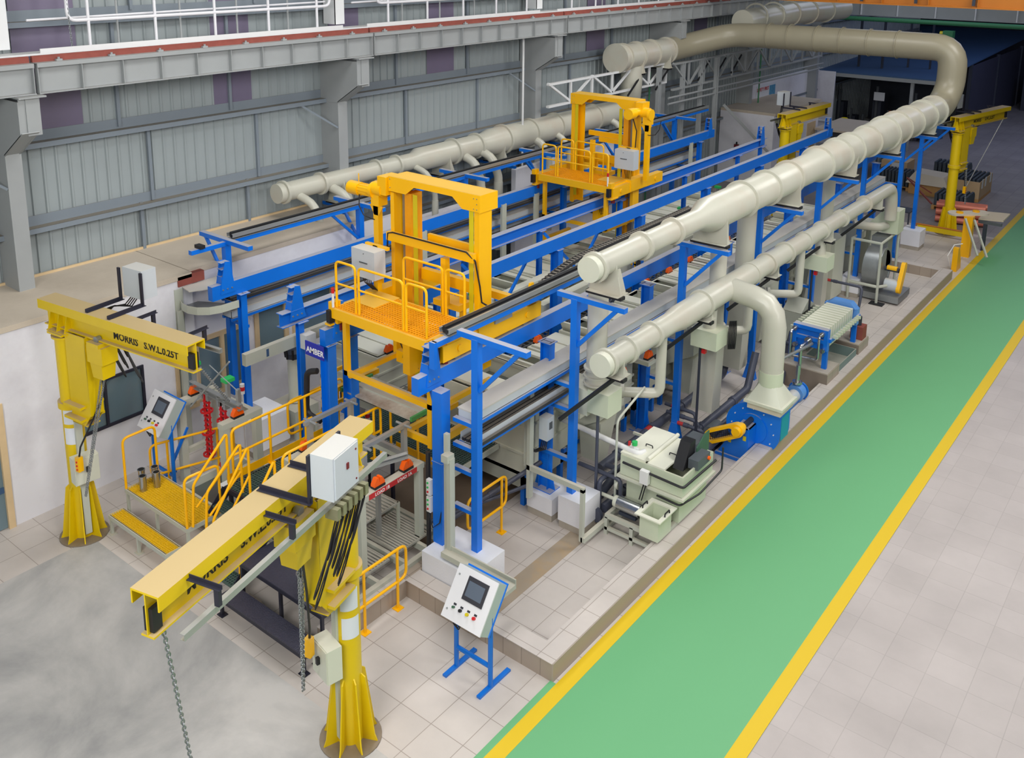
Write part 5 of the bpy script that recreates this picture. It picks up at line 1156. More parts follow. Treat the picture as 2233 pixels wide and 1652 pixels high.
for y in (12, 15, 18, 21, 24, 26.5): obj('leg', MB().bx(-11.6, -11.55, y, y+.05, 0, .86).bx(-10.8, -10.75, y, y+.05, 0, .86), 'frame_grey', t)
for i in range(9):
    y = 12.2+i*1.7; t = thing('agitator_pump', 'small dark pump with grey motor in the centre aisle, %s one' % nth(i, 9), 'pump', (-11.15, y, 1.0), 0, 'small pumps in the centre aisle')
    obj('motor', MB().cyl((-11.15, y, 1.15), (-11.15, y, 1.45), .08, n=14), 'grey_dark', t); obj('pump_head', MB().cyl((-11.15, y, 1.0), (-11.15, y, 1.15), .12, n=14), 'pvc_dark', t); obj('pump_pipe', MB().pipe(rounded([(-11.05, y, 1.08), (-10.75, y, 1.08), (-10.75, y+.3, 1.3), (-10.5, y+.3, 1.55)], .08), .03, 8), 'pvc', t)
# right side of the tanks: side hoods and small boxes between the posts
for i, y in enumerate([12.6, 15.9, 19.2, 22.4, 25.2]):
    t = thing('fume_hood', 'cream fume hood box between the blue posts on the right, %s' % nth(i, 5), 'hood', (-8.1, y, 1.0), 0, 'fume hoods beside the right lane')
    m = MB().prism([(-8.35, 1.9), (-7.75, 1.7), (-7.75, 1.25), (-8.35, .9)], 'y', y-.3, y+.45); obj('hood_body', m, 'cream', t); obj('hood_leg', MB().taper((-8.1, y+.1), .35, .3, .3, (-8.05, y+.1), .45, .5, 1.1), 'cream', t)
for i, (y, z) in enumerate([(12.0, 1.5), (13.3, 1.62), (14.2, 1.62), (16.6, 1.62), (19.6, 1.62), (22.7, 1.6)]):
    vseat(-7.95, y, z+.02, 'orange bracket outside the right rail, %s one' % nth(i, 6), 'orange brackets outside the right rail'); 
    solo('bracket_plate', MB().bx(-8.4, -7.85, y-.16, y+.16, z-.06, z+.02), 'cream', 'cream shelf under an orange bracket outside the right rail, %s one' % nth(i, 6), 'shelf', 'cream shelves under the orange brackets')
for i, (y, l) in enumerate([(14.95, 'lower cream fan box with a black cable coil'), (20.3, 'cream box hanging under the small duct beside the black strut')]):
    t = thing('plenum_box', l, 'box', (-7.0, y, 1.95), 0, 'cream boxes under the small duct'); obj('box_body', MB().bx(-7.25, -6.75, y-.5, y-.05, 2.02, 2.36), 'cream_green', t); obj('box_neck', MB().cyl((-7.0, y-.28, 2.36), (-7.0, y-.28, 2.7), .12, n=18), 'duct', t)
    if i == 0:
        k = MB()
        for j in range(5): k.pipe([(-6.72+.02*j, y-.05+.03*math.cos(a)+.02*j, 2.2+.28*math.sin(a)) for a in [q*PI/5 for q in range(10)]], .01, 5, closed=True)
        obj('cable_coil', k, 'black', t)
    obj('vent_pipe', MB().cyl((-7.1, y-.4, .1), (-7.1, y-.4, 2.02), .025, n=8), 'pvc_dark', t); obj('red_valve', MB().bx(-7.05, -6.98, y-.45, y-.38, 1.9, 1.98), 'red', t)
# grey-wall switch box
t = thing('switch_box', 'pale grey switch box with dark cables behind the second blue post', 'box', (-7.95, 11.1, 1.3)); obj('box_body', MB().bx(-8.02, -7.86, 10.95, 11.13, 1.42, 1.8), 'light_grey', t); obj('box_dial', MB().bx(-7.862, -7.855, 11.0, 11.08, 1.6, 1.72), 'grey_dark', t)
k = MB()
for j in range(4): k.pipe([(-7.98+.03*j, 11.0, 1.42), (-7.98+.03*j, 10.95, 1.28), (-8.1+.02*j, 10.9, 1.2), (-8.2, 10.92, 1.32)], .01, 5)
obj('box_cables', k, 'black', t)
# ================================================================== PIPES ON THE FLOOR, RIGHT SIDE
def piping(label, pts, r, m='pvc', grp='dark floor pipes', red=True):
    t = thing('floor_pipe', label, 'pipe', pts[0], 0, grp); obj('pipe_run', MB().pipe(rounded(pts, .1, 3), r, 12), m, t)
    p = V(pts[0]); q = V(pts[1]); n = max(1, int((q-p).length/1.1))
    for j in range(n): c = p+(q-p)*((j+.5)/n); d = (q-p).normalized(); obj('pipe_socket', MB().cyl(c-d*.05, c+d*.05, r*1.25, n=12), m, t)
    if red: c = p+(q-p)*.35; d = (q-p).normalized(); obj('red_band', MB().cyl(c-d*.09, c+d*.09, r*1.03, n=12), 'letter_red', t)
    return t
piping('thick dark floor pipe nearest the kerb on the right side', [(-6.75, 12.2, .22), (-6.75, 17.6, .22), (-7.0, 18.4, .3), (-7.1, 19, .8)], .075)
piping('second thick dark floor pipe beside the outer blue posts', [(-7.2, 11.6, .2), (-7.2, 17.0, .2), (-7.2, 17.3, .9)], .075)
piping('thinner dark floor pipe left of the blue fan', [(-6.95, 12.4, .2), (-6.95, 16.9, .2)], .045)
piping('dark floor pipe behind the outer blue posts', [(-7.85, 12.5, .25), (-7.85, 17.2, .25), (-7.85, 17.5, .8)], .08)
piping('dark pipe crossing between the fan pipes', [(-7.85, 13.9, .3), (-6.9, 13.9, .3)], .05)
piping('dark pipe run behind the filter press', [(-7.5, 18.6, .7), (-6.7, 18.6, .7)], .04)
piping('dark pipe loop beside the white plinth of the filter press', [(-8.0, 20.8, .75), (-7.0, 20.8, .75), (-7.0, 20.6, .2)], .035)
piping('second dark pipe loop near the grey fan plinth', [(-8.2, 22.8, .8), (-6.85, 22.8, .8), (-6.85, 22.6, .15)], .035)
piping('grey pipe sloping from the pit to the tank drain', [(-8.9, 9.6, .2), (-8.15, 11.2, .85)], .04)
piping('long grey pipe in the pit below the first right tank', [(-9.1, 9.4, .25), (-8.2, 10.9, .55)], .03, red=False)
for j, x in enumerate((-7.45, -7.6, -7.7)):
    piping('dark pipe group beside the grey flat duct, %s pipe' % ['outer', 'middle', 'inner'][j], [(x-.2, 14.6+.12*j, .35+.08*j), (x+.45, 14.6+.12*j, .35+.08*j), (x+.5, 14.7, .2)], .035)
for y in (12.6, 13.8, 15.0, 16.2, 17.2):
    m = MB().bx(-7.4, -6.6, y-.03, y+.03, 0, .1); m.bx(-6.98, -6.92, y-.03, y+.03, .1, .16)
    solo('pipe_support', m, FG, 'grey cross support under the dark floor pipes, %s one' % nth([12.6, 13.8, 15.0, 16.2, 17.2].index(y), 5), 'support', 'supports of the dark floor pipes')
t = piping('white pipe running from the post to the oil separator', [(-8.45, 11.97, 1.25), (-6.72, 11.85, 1.22), (-6.72, 12.0, 1.2)], .045, 'white_plastic', red=False)
t = thing('pipe_stand', 'thin cream pipe frame standing behind the oil separator', 'frame', (-7.1, 12.1, 0)); obj('pipe_frame', MB().pipe(rounded([(-7.05, 11.7, .35), (-7.05, 11.7, 1.75), (-7.1, 12.6, 1.95)], .1, 3), .02, 8), FG, t)
t = thing('pipe_stand', 'cream angle frame between the oil separator and the blue fan', 'frame', (-6.8, 13.1, 0)); obj('angle_frame', MB().bx(-6.42, -6.38, 12.8, 12.84, 0, .95).bx(-7.4, -6.38, 12.8, 12.84, .92, .96), FG, t)
t = thing('pipe_manifold', 'tangle of dark pipes and cream valves left of the oil separator', 'pipework', (-7.3, 11.8, 0))
for pts, r in [([(-7.75, 11.7, .75), (-6.95, 11.7, .75), (-6.95, 11.7, .3)], .035), ([(-7.4, 11.8, .25), (-7.4, 12.4, .45), (-7.2, 13.0, .6)], .07), ([(-7.25, 11.55, .2), (-7.25, 11.55, .7), (-7.2, 12.1, .7)], .04), ([(-7.35, 11.6, .12), (-7.35, 11.6, 2.0)], .025), ([(-7.6, 12.3, .5), (-7.0, 12.3, .5)], .045), ([(-7.15, 11.9, .6), (-7.15, 11.9, .15)], .04)]: obj('pipe_run', MB().pipe(rounded(pts, .08, 3), r, 12), 'pvc', t)
obj('blind_flange', MB().cyl((-7.22, 11.38, .18), (-7.22, 11.45, .18), .12, n=20), 'pvc', t); obj('cream_valve', MB().cyl((-7.05, 11.75, .62), (-7.0, 11.75, .62), .08, n=16).cyl((-7.25, 11.6, .45), (-6.95, 11.6, .45), .03, n=10), 'cream', t)
# ================================================================== OIL SEPARATOR
t = thing('oil_separator', 'cream oil separator tank with two handled lids on a cream stand beside the kerb', 'separator', (-6.5, 12, 0))
obj('upper_tank', MB().opentop(-6.98, -5.88, 11.72, 12.72, .85, 1.18, .03), 'cream_green', t)
obj('mid_flange', MB().bx(-7.02, -5.84, 11.68, 12.76, .8, .84), 'cream', t); obj('lower_tank', MB().bx(-6.9, -5.96, 11.8, 12.7, .35, .8), 'cream_green', t)
for (x0, x1, y0, y1) in [(-7.0, -6.55, 11.75, 12.78), (-6.5, -6.2, 11.72, 12.7)]:
    l_ = obj('lid', MB().bx(x0, x1, y0, y1, 1.18, 1.21), 'lid', t); cx = (x0+x1)/2; k = MB().pipe(rounded([(cx-.0, 12.15, 1.21), (cx, 12.15, 1.25), (cx+.12, 12.15, 1.25), (cx+.12, 12.15, 1.21)], .02, 3), .009, 6); obj('lid_handle', k, 'black', l_)
obj('pipe_cover', MB().cyl((-6.53, 11.78, 1.23), (-6.53, 12.75, 1.23), .035, n=12), 'lid', t)
m = MB().loop(-6.98, -6.0, 11.3, 12.72, .28, .35, .06); m.loop(-6.98, -6.0, 11.3, 12.72, .08, .13, .05); obj('stand_frame', m, FG, t)
for x in (-6.96, -6.5, -6.04):
    for y in (11.33, 12.1, 12.68): obj('stand_leg', MB().bx(x-.03, x+.03, y-.03, y+.03, 0, .3), FG, t)
obj('hose', MB().pipe(rounded([(-6.9, 11.66, 1.1), (-5.84, 11.66, 1.06), (-5.82, 12.7, 1.06)], .06), .02, 8), 'rubber', t); obj('hose', MB().pipe(rounded([(-6.3, 11.7, .74), (-5.9, 11.7, .72), (-5.82, 12.2, .72), (-5.8, 12.9, .8), (-5.8, 12.9, 1.2)], .06), .016, 8), 'rubber', t)
text('red_lettering', 'BRAND', .1, face_M((-5.868, 11.85, .9), (0, 1, 0), (0, 0, 1)), 'letter_red', t, .001, .003) if 0 else None
t = thing('belt_skimmer', 'dark grey belt skimmer with a green side on top of the oil separator', 'skimmer', (-6.0, 12.3, 1.2))
obj('skimmer_head', MB().bx(-6.25, -6.0, 12.35, 12.72, 1.08, 1.42), 'grey_dark', t); obj('green_side', MB().prism([(12.35, 1.1), (12.75, 1.1), (12.75, 1.5), (12.6, 1.5), (12.35, 1.36)], 'x', -6.0, -5.98), 'dark_green', t); obj('belt_cover', MB().prism([(11.98, 1.12), (12.34, 1.12), (12.36, 1.5), (12.2, 1.5)], 'x', -6.2, -6.02), 'black', t)
bx2 = obj('switch_box', MB().bx(-6.0, -5.83, 12.1, 12.5, 1.14, 1.3), 'grey_dark', t); obj('switch_knob', MB().cyl((-5.83, 12.44, 1.22), (-5.8, 12.44, 1.22), .03, n=12), 'orange', bx2)
t = thing('collecting_bucket', 'small open cream bucket tank with two black handles hanging on the separator stand', 'bucket', (-6.1, 11.45, .3)); obj('bucket_shell', MB().opentop(-6.3, -5.98, 11.2, 11.6, .32, .68, .015), 'cream_green', t); obj('bucket_rim', MB().loop(-6.36, -5.92, 11.14, 11.66, .68, .7, .07), 'lid', t)
for x in (-6.33, -5.95): obj('bucket_handle', MB().pipe(rounded([(x, 11.33, .7), (x, 11.33, .75), (x, 11.47, .75), (x, 11.47, .7)], .03, 3), .012, 6), 'black', t)
t = thing('pump_motor', 'stainless covered pump motor lying on the separator stand', 'pump', (-6.7, 11.5, .35)); obj('motor_shell', MB().cyl((-6.85, 11.5, .5), (-6.45, 11.5, .5), .11, n=28), 'stainless', t); obj('pump_flange', MB().cyl((-6.92, 11.5, .5), (-6.85, 11.5, .5), .09, n=20), 'cream', t); obj('motor_foot', MB().bx(-6.8, -6.5, 11.42, 11.58, .35, .4), 'machine_dark', t)
t = thing('junction_box', 'small white junction box on the front of the oil separator', 'box', (-6.5, 11.7, 1.0)); obj('box_body', MB().bx(-6.56, -6.42, 11.6, 11.68, .9, 1.12), 'white_plastic', t); obj('box_cable', MB().pipe([(-6.5, 11.64, .9), (-6.55, 11.6, .62)], .01, 6).pipe([(-6.46, 11.64, .9), (-6.51, 11.6, .62)], .01, 6), 'black', t)
t = thing('solenoid_valve', 'white valve with a green cap on the first separator lid', 'valve', (-6.85, 11.95, 1.21)); obj('valve_body', MB().cyl((-6.85, 11.92, 1.21), (-6.85, 11.92, 1.3), .03, n=12).cyl((-6.93, 11.92, 1.25), (-6.77, 11.92, 1.25), .02, n=10), 'white_plastic', t); obj('green_cap', MB().cyl((-6.85, 11.92, 1.3), (-6.85, 11.92, 1.36), .045, n=16), 'green', t); obj('red_lever', MB().bx(-6.96, -6.93, 11.9, 11.94, 1.26, 1.33), 'red', t)
# ================================================================== BLUE FAN
t = thing('centrifugal_fan', 'blue centrifugal fan with a yellow belt guard beside the kerb', 'fan', (-6.3, 15.1, 0))
pts = [(-6.2+.5*math.cos(a), .52+.46*math.sin(a)) for a in [math.radians(d) for d in range(115, 361, 12)]]+[(-5.7, .52), (-5.7, 1.0), (-6.28, 1.0)]
obj('volute', MB().prism(pts, 'y', 15.0, 15.45), 'blue', t)
obj('volute_rim', MB().prism([(-6.2+(x+6.2)*1.03, .52+(z-.52)*1.03) for x, z in pts], 'y', 14.99, 15.005), 'blue', t); obj('inlet_disc', MB().cyl((-6.2, 14.96, .52), (-6.2, 15.0, .52), .28, n=32), 'blue', t)
m = MB()
for j in range(12): a = j*PI/6; m.cyl((-6.2+.4*math.cos(a), 14.97, .52+.38*math.sin(a)), (-6.2+.4*math.cos(a), 15.0, .52+.38*math.sin(a)), .012, n=6)
obj('bolt', m, 'steel_white', t)
obj('teal_label', MB().bx(-5.699, -5.696, 15.05, 15.4, .4, .85), 'teal_paint', t)

m = MB().prism([(-6.68, .06), (-6.12, .06), (-6.14, .66), (-6.36, .66)], 'y', 14.64, 14.66); m.prism([(14.64, .06), (14.98, .06), (14.94, .66), (14.66, .66)], 'x', -6.14, -6.12); m.bx(-6.36, -6.12, 14.64, 14.94, .64, .66); obj('bearing_pedestal', m, 'blue', t)
obj('base_frame', MB().bx(-6.72, -6.08, 14.6, 15.5, 0, .06), 'blue', t); obj('drive_shaft', MB().cyl((-6.22, 14.5, .7), (-6.22, 14.98, .7), .05, n=16), 'machine_dark', t)
def capsule(a, b, r, n=10):
    a = V((a[0], 0, a[1])); b = V((b[0], 0, b[1])); d = (b-a).normalized(); ang = math.atan2(d.z, d.x); P_ = []
    for i in range(n+1): t_ = ang-PI/2+PI*i/n; P_.append((b.x+r*math.cos(t_), b.z+r*math.sin(t_)))
    for i in range(n+1): t_ = ang+PI/2+PI*i/n; P_.append((a.x+r*math.cos(t_), a.z+r*math.sin(t_)))
    return P_
co = capsule((-6.74, .4), (-6.26, .68), .125); ci = capsule((-6.74, .4), (-6.38, .61), .075)
m = MB(); n = len(co); vs = [(p[0], 14.42, p[1]) for p in co]+[(p[0], 14.42, p[1]) for p in ci]+[(p[0], 14.54, p[1]) for p in co]+[(p[0], 14.54, p[1]) for p in ci]
fs = [];
for i in range(n): j = (i+1) % n; fs += [(i, j, n+j, n+i), (2*n+i, 3*n+i, 3*n+j, 2*n+j), (i, 2*n+i, 2*n+j, j), (n+i, n+j, 3*n+j, 3*n+i)]
g_ = obj('belt_guard', m.add(vs, fs), 'orange_yellow', t)
m = MB()
for j in range(12): x = -6.79+.04*j; m.bx(x, x+.006, 14.44, 14.45, .31+.0233*j, .43+.0233*j)
for j in range(4): m.bar((-6.79, 14.445, .33+.035*j), (-6.34, 14.445, .59+.035*j), .006, .006)
obj('guard_mesh', m, 'black', g_)
obj('guard_hub', MB().cyl((-6.24, 14.34, .69), (-6.24, 14.62, .69), .08, n=20), 'orange_yellow', t)
for z, x in ((.3, -6.5), (.42, -6.22)): obj('warning_label', MB().bx(x, x+.06, 14.635, 14.638, z, z+.09), 'tape_yellow', t)
t = thing('drive_motor', 'grey drive motor behind the yellow belt guard', 'motor', (-6.88, 14.8, 0)); obj('motor_body', MB().cyl((-6.88, 14.65, .33), (-6.88, 15.0, .33), .12, n=20), 'grey_dark', t); obj('motor_base', MB().bx(-7.0, -6.76, 14.65, 15.0, 0, .2), 'machine_dark', t)
# small blue pump
t = thing('blue_pump', 'light blue pump with a ribbed ring behind the blue fan', 'pump', (-6.2, 17.0, 0)); obj('base_frame', MB().bx(-6.35, -6.05, 16.1, 17.3, 0, .06), 'steel_grey', t); obj('pump_casing', MB().cyl((-6.2, 16.95, .42), (-6.2, 17.15, .42), .17, n=24), 'sky_blue', t); obj('pump_flange', MB().cyl((-6.2, 17.15, .42), (-6.2, 17.19, .42), .2, n=24), 'blue_clean', t); obj('motor_body', MB().cyl((-6.2, 16.3, .4), (-6.2, 16.95, .4), .12, n=20), 'light_grey', t); obj('pump_foot', MB().bx(-6.28, -6.12, 16.4, 17.1, .06, .3), 'sky_blue', t); obj('outlet_pipe', MB().cyl((-6.2, 17.05, .55), (-6.2, 17.05, 1.0), .04, n=12).cyl((-6.2, 17.05, .62), (-6.2, 17.05, .66), .1, n=16), 'stainless', t)
t = thing('pipe_stand', 'grey post with valves between the duct elbow and the filter press', 'stand', (-6.4, 16.6, 0)); obj('stand_post', MB().bx(-6.45, -6.4, 16.6, 16.65, 0, 1.25), FG, t); obj('pipe_run', MB().pipe(rounded([(-6.42, 15.9, .3), (-6.42, 16.6, 1.2), (-6.3, 17.6, 1.15), (-6.3, 18.0, 1.1)], .1), .03, 10), 'galvanised', t)
# ================================================================== FILTER PRESS
B = 'blue'
for i, (y0, y1, x0, l) in enumerate([(18.05, 18.75, -7.05, 'tiled concrete block under the near legs of the filter press'), (19.95, 20.6, -6.9, 'tiled concrete block under the far legs of the filter press')]):
    t = thing('tiled_block', l, 'plinth', (-6.4, y0, 0), 0, 'tiled blocks of the filter press'); obj('tiled_side', MB().bx(x0, -5.95, y0, y1, 0, .48), 'kerb_tile', t); obj('cement_top', MB().bx(x0+.01, -5.96, y0+.01, y1-.01, .48, .5), 'concrete_block', t)
t = thing('filter_press', 'blue framed filter press with a pack of pale plates on two blocks', 'filter press', (-6.4, 19, .5))
for y in (18.3, 20.05): 
    for x in (-6.7, -6.12): obj('leg', MB().bx(x-.05, x+.05, y-.04, y+.04, .5, 1.0), B, t)
m = MB().bx(-6.78, -6.05, 18.22, 18.3, .92, 1.38); m.bx(-6.78, -6.05, 18.16, 18.22, 1.3, 1.38); m.bx(-6.78, -6.7, 18.16, 18.22, .92, 1.3); m.bx(-6.13, -6.05, 18.16, 18.22, .92, 1.3); m.bx(-6.7, -6.13, 18.16, 18.22, 1.08, 1.16); obj('head_plate', m, B, t)
m = MB().bx(-6.78, -6.05, 19.95, 20.1, .92, 1.3); m.prism([(-6.75, 1.3), (-6.08, 1.3), (-6.2, 1.42), (-6.6, 1.42)], 'y', 19.9, 20.12); obj('follower_head', m, 'sky_blue', t)
for x in (-6.8, -6.03): obj('side_bar', MB().bx(x-.02, x+.02, 18.25, 20.05, 1.1, 1.18), B, t)
NP = 22
for j in range(NP):
    y = 18.34+j*(19.86-18.34)/NP; p_ = obj('filter_plate', MB().bx(-6.7, -6.12, y, y+.062, .92, 1.34), 'lid' if j % 2 else 'cream_green', t)
    if j % 2 == 0:
        for x in (-6.84, -5.98): obj('plate_handle', MB().bx(x-.07 if x < -6.5 else x-.02, x+.02 if x < -6.5 else x+.07, y, y+.05, 1.18, 1.24), 'cream_green', p_)
for (x, z) in ((-6.42, 1.1), (-6.72, 1.3), (-6.15, 1.3), (-6.7, .95), (-6.12, .95)): obj('pipe_flange', MB().cyl((x, 18.08, z), (x, 18.16, z), .05 if x != -6.42 else .08, n=16), 'stainless', t)
obj('feed_pipe', MB().pipe(rounded([(-6.42, 18.1, 1.1), (-6.42, 17.7, 1.1), (-6.42, 17.7, .5)], .08), .035, 10), 'stainless', t); obj('filtrate_pipe', MB().pipe(rounded([(-6.72, 18.1, 1.3), (-6.72, 17.9, 1.3), (-6.72, 17.9, .7)], .06), .025, 10), 'stainless', t); obj('filtrate_pipe', MB().pipe(rounded([(-6.15, 18.1, 1.3), (-6.15, 17.95, 1.3), (-6.15, 17.95, .8), (-6.7, 17.95, .75)], .06), .025, 10), 'stainless', t)
t = thing('sludge_tray', 'grey green sludge tray below the filter press', 'tray', (-6.3, 19.3, 0)); obj('tray_shell', MB().opentop(-6.75, -5.98, 18.8, 19.9, .18, .42, .02), 'teal_tray', t); obj('tray_foot', MB().bx(-6.7, -6.03, 18.85, 19.85, 0, .18), 'machine_dark', t)
t = thing('hydraulic_unit', 'small rust red hydraulic power unit on the far filter press block', 'unit', (-6.1, 20.4, .5)); obj('oil_tank', MB().bx(-6.25, -5.98, 20.22, 20.5, .5, .8), 'rust_red', t); obj('unit_motor', MB().cyl((-6.12, 20.36, .8), (-6.12, 20.36, 1.0), .06, n=16), 'machine_dark', t); obj('gauge_pipe', MB().cyl((-6.2, 20.3, .8), (-6.2, 20.3, 1.2), .012, n=6).cyl((-6.2, 20.3, 1.2), (-6.2, 20.3, 1.24), .035, n=12), 'galvanised', t)
t = thing('dosing_tank', 'grey open dosing tank behind the filter press', 'tank', (-7.5, 21, 0)); obj('tank_shell', MB().opentop(-7.75, -7.1, 20.0, 20.8, .0, .85, .03), 'frame_grey', t); obj('hopper_lid', MB().prism([(20.0, .86), (20.8, .86), (20.4, 1.1)], 'x', -7.75, -7.3), 'frame_grey', t)
t = thing('grey_cabinet', 'small pale motor cabinet behind the filter press', 'cabinet', (-7.9, 19.9, 0)); obj('cabinet_body', MB().bx(-8.0, -7.75, 19.7, 19.95, 0, 1.0), 'frame_grey', t)
solo('wall_box', MB().bx(-7.6, -7.42, 21.25, 21.45, 1.75, 2.1), 'light_grey', 'small grey box with black cables on the post behind the filter press', 'box')
# ================================================================== GREY FAN
t = thing('centrifugal_fan', 'grey centrifugal fan with a slanted yellow belt guard in a cream cage', 'fan', (-7.0, 24.7, 0))
obj('volute', MB().cyl((-7.3, 24.6, .82), (-6.88, 24.6, .82), .52, n=40).bx(-7.3, -6.88, 24.7, 25.12, .82, 1.6), 'galvanised', t); obj('volute_rim', MB().ring((-6.88, 24.6, .82), (-6.86, 24.6, .82), .55, .48, 40), 'galvanised', t)
obj('inertia_base', MB().bx(-7.45, -6.35, 24.2, 25.2, .05, .22), 'galvanised', t); obj('motor_body', MB().cyl((-6.78, 24.45, .45), (-6.45, 24.45, .45), .16, n=20), 'light_grey', t); obj('bearing', MB().cyl((-6.86, 24.6, .82), (-6.5, 24.6, .82), .06, n=14), 'machine_dark', t); obj('shaft_guard', MB().cyl((-6.8, 24.6, .85), (-6.55, 24.6, .85), .07, n=16), 'orange_yellow', t)
co = capsule((24.38, .4), (24.66, .95), .11); obj('belt_guard', MB().prism(co, 'x', -6.46, -6.36), 'orange_yellow', t)
t = thing('fan_cage', 'cream pipe cage around the grey fan', 'frame', (-7.1, 24.6, 0))
for x in (-7.6, -6.3 if 0 else -6.85):
    for y in (24.05, 25.5): obj('cage_post', MB().cyl((x, y, 0), (x, y, 1.62), .035, n=10), FG, t)
obj('cage_ring', MB().pipe([(-7.6, 24.05, 1.62), (-6.85, 24.05, 1.62), (-6.85, 25.5, 1.62), (-7.6, 25.5, 1.62)], .035, 10, closed=True), FG, t); obj('cage_ring', MB().pipe(rounded([(-7.6, 24.05, .45), (-6.85, 24.05, .45), (-6.7, 24.3, .45)], .08), .04, 10), FG, t); obj('foot_plate', MB().bx(-7.0, -6.65, 23.9, 24.15, 0, .02), 'black', t)
t = thing('hopper_box', 'cream hopper box with sloping side on top of the grey fan', 'box', (-7.0, 25.2, 1.6)); obj('box_body', MB().bx(-7.12, -6.72, 24.9, 25.4, 1.68, 2.3), 'cream_green', t); obj('sloping_side', MB().prism([(-7.6, 1.7), (-7.12, 1.7), (-7.12, 2.3)], 'y', 24.9, 25.35), 'cream_green', t)
t = thing('stub_duct', 'short cream pipe entering the hopper box', 'duct', (-7.3, 24.6, 1.9)); obj('stub_pipe', MB().pipe(rounded([(-7.65, 24.2, 1.95), (-7.1, 24.55, 1.9), (-7.0, 24.8, 1.9)], .1), .11, 18), 'duct', t)
# cream side cabinets farther along
for i, (y, h) in enumerate([(22.0, 1.5), (23.2, 1.7), (25.9, 1.5), (26.8, 1.3)]):
    solo('cream_cabinet', MB().bx(-8.05, -7.75, y, y+.8, .1, h), 'cream', 'cream cabinet among the posts on the far right side, %s' % nth(i, 4), 'cabinet', 'cream cabinets on the far right side')
def poster_mix():
    m = bpy.data.materials.new('poster_mix'); m.use_nodes = True; n = m.node_tree.nodes; L = m.node_tree.links
    v = n.new('ShaderNodeTexVoronoi'); v.inputs['Scale'].default_value = 5; tc = n.new('ShaderNodeTexCoord'); L.new(tc.outputs['Object'], v.inputs['Vector'])
    r = n.new('ShaderNodeValToRGB'); r.color_ramp.interpolation = 'CONSTANT'; e = r.color_ramp.elements
    e[0].color = (*lin((225, 228, 232)), 1); e[1].position = .4; e[1].color = (*lin((80, 150, 200)), 1)
    for p, c in ((.55, (230, 200, 40)), (.7, (215, 60, 50)), (.85, (235, 130, 40))): x = e.new(p); x.color = (*lin(c), 1)
    sp = n.new('ShaderNodeSeparateColor'); L.new(v.outputs['Color'], sp.inputs[0]); L.new(sp.outputs[0], r.inputs[0]); L.new(r.outputs[0], n['Principled BSDF'].inputs['Base Color']); MT['poster_mix'] = m
poster_mix()
# ================================================================== FAR END OF THE HALL
t = thing('crane_bridge', 'orange overhead crane bridge crossing the top right edge', 'crane', (-8, 30, 7.1))
m = MB(); m.bx(-15.3, 5, 29.85, 30.15, 7.32, 7.36); m.bx(-15.3, 5, 29.98, 30.0, 7.36, 7.9); obj('bridge_girder', m, 'crane_orange', t)
for i in range(14):
    x = -14.6+i*1.35; obj('web_stiffener', MB().bx(x-.01, x+.01, 29.86, 29.98, 7.36, 7.9), 'crane_orange', t)
for i in range(6): x = -11.4+i*1.6; obj('bridge_bracket', MB().bx(x-.04, x+.04, 29.8, 29.86, 7.4, 7.7), 'machine_dark', t)
obj('yellow_walkway', MB().bx(-11, 5, 30.2, 30.8, 7.45, 7.5), 'rail_yellow', t)
t = thing('crane_girder', 'distant grey crane girder with a green pipe below it', 'girder', (-10, 44, 6)); obj('girder_web', MB().bx(-17, 5, 44.0, 44.02, 6.05, 6.7), 'steel_grey', t); obj('girder_flange', MB().bx(-17, 5, 43.85, 44.15, 6.02, 6.05), 'steel_grey', t)
for i in range(12): x = -16+i*1.6; obj('stiffener', MB().bx(x-.02, x+.02, 43.88, 44, 6.05, 6.7), 'steel_white', t)
solo('green_pipe', MB().cyl((-17, 43.7, 5.88), (5, 43.7, 5.88), .1, n=12), 'pipe_green', 'long green pipe under the distant grey girder', 'pipe')
t = thing('small_hoist', 'small green and yellow hoist hanging in the dark bay', 'hoist', (-10.4, 43.2, 5.2)); obj('hoist_body', MB().bx(-10.6, -10.2, 43.0, 43.4, 5.3, 5.6), 'pipe_green', t); obj('hoist_motor', MB().cyl((-10.75, 43.2, 5.45), (-10.6, 43.2, 5.45), .12, n=14), 'tape_yellow', t)
# blue shed
t = thing('blue_shed', 'open shed with a sloping blue sheet roof at the back of the hall', 'shed', (-13.5, 48, 0))
obj('shed_roof', MB().add([(-19, 44, 3.3), (-10.8, 44, 3.3), (-10.8, 66, 4.0), (-19, 66, 4.0), (-19, 44, 3.36), (-10.8, 44, 3.36), (-10.8, 66, 4.06), (-19, 66, 4.06)], [(0,3,2,1),(4,5,6,7),(0,1,5,4),(1,2,6,5),(2,3,7,6),(3,0,4,7)]), 'shed_blue', t)
obj('eave_beam', MB().bx(-19, -10.8, 43.95, 44.05, 3.14, 3.3), 'steel_grey', t)
for x in (-18.6, -15.7, -11.9): obj('shed_post', MB().bx(x-.07, x+.07, 44.05, 44.2, 0, 3.14), 'steel_grey', t)
for x in (-10.85,):
    for y in (50, 56, 62): obj('shed_post', MB().bx(x-.08, x+.08, y-.08, y+.08, 0, 3.5), 'machine_dark', t)
obj('shed_side', MB().bx(-10.9, -10.85, 50, 66, .0, 3.4), 'dark_wall', t)
m = MB()
for x in (-15.0, -13.9): m.bx(x-.05, x+.05, 46, 46.1, 3.3, 5.8)
m.bx(-15.0, -13.9, 46, 46.08, 4.5, 4.58); obj('roof_ladder', m, 'machine_dark', t)
for x in (-13.0, -12.0): obj('roof_strut', MB().bx(x-.04, x+.04, 47, 47.1, 3.3, 5.6), 'machine_dark', t)
obj('guard_beam', MB().cyl((-16.5, 43.5, 1.05), (-10.9, 43.5, 1.05), .06, n=10), 'steel_white', t)
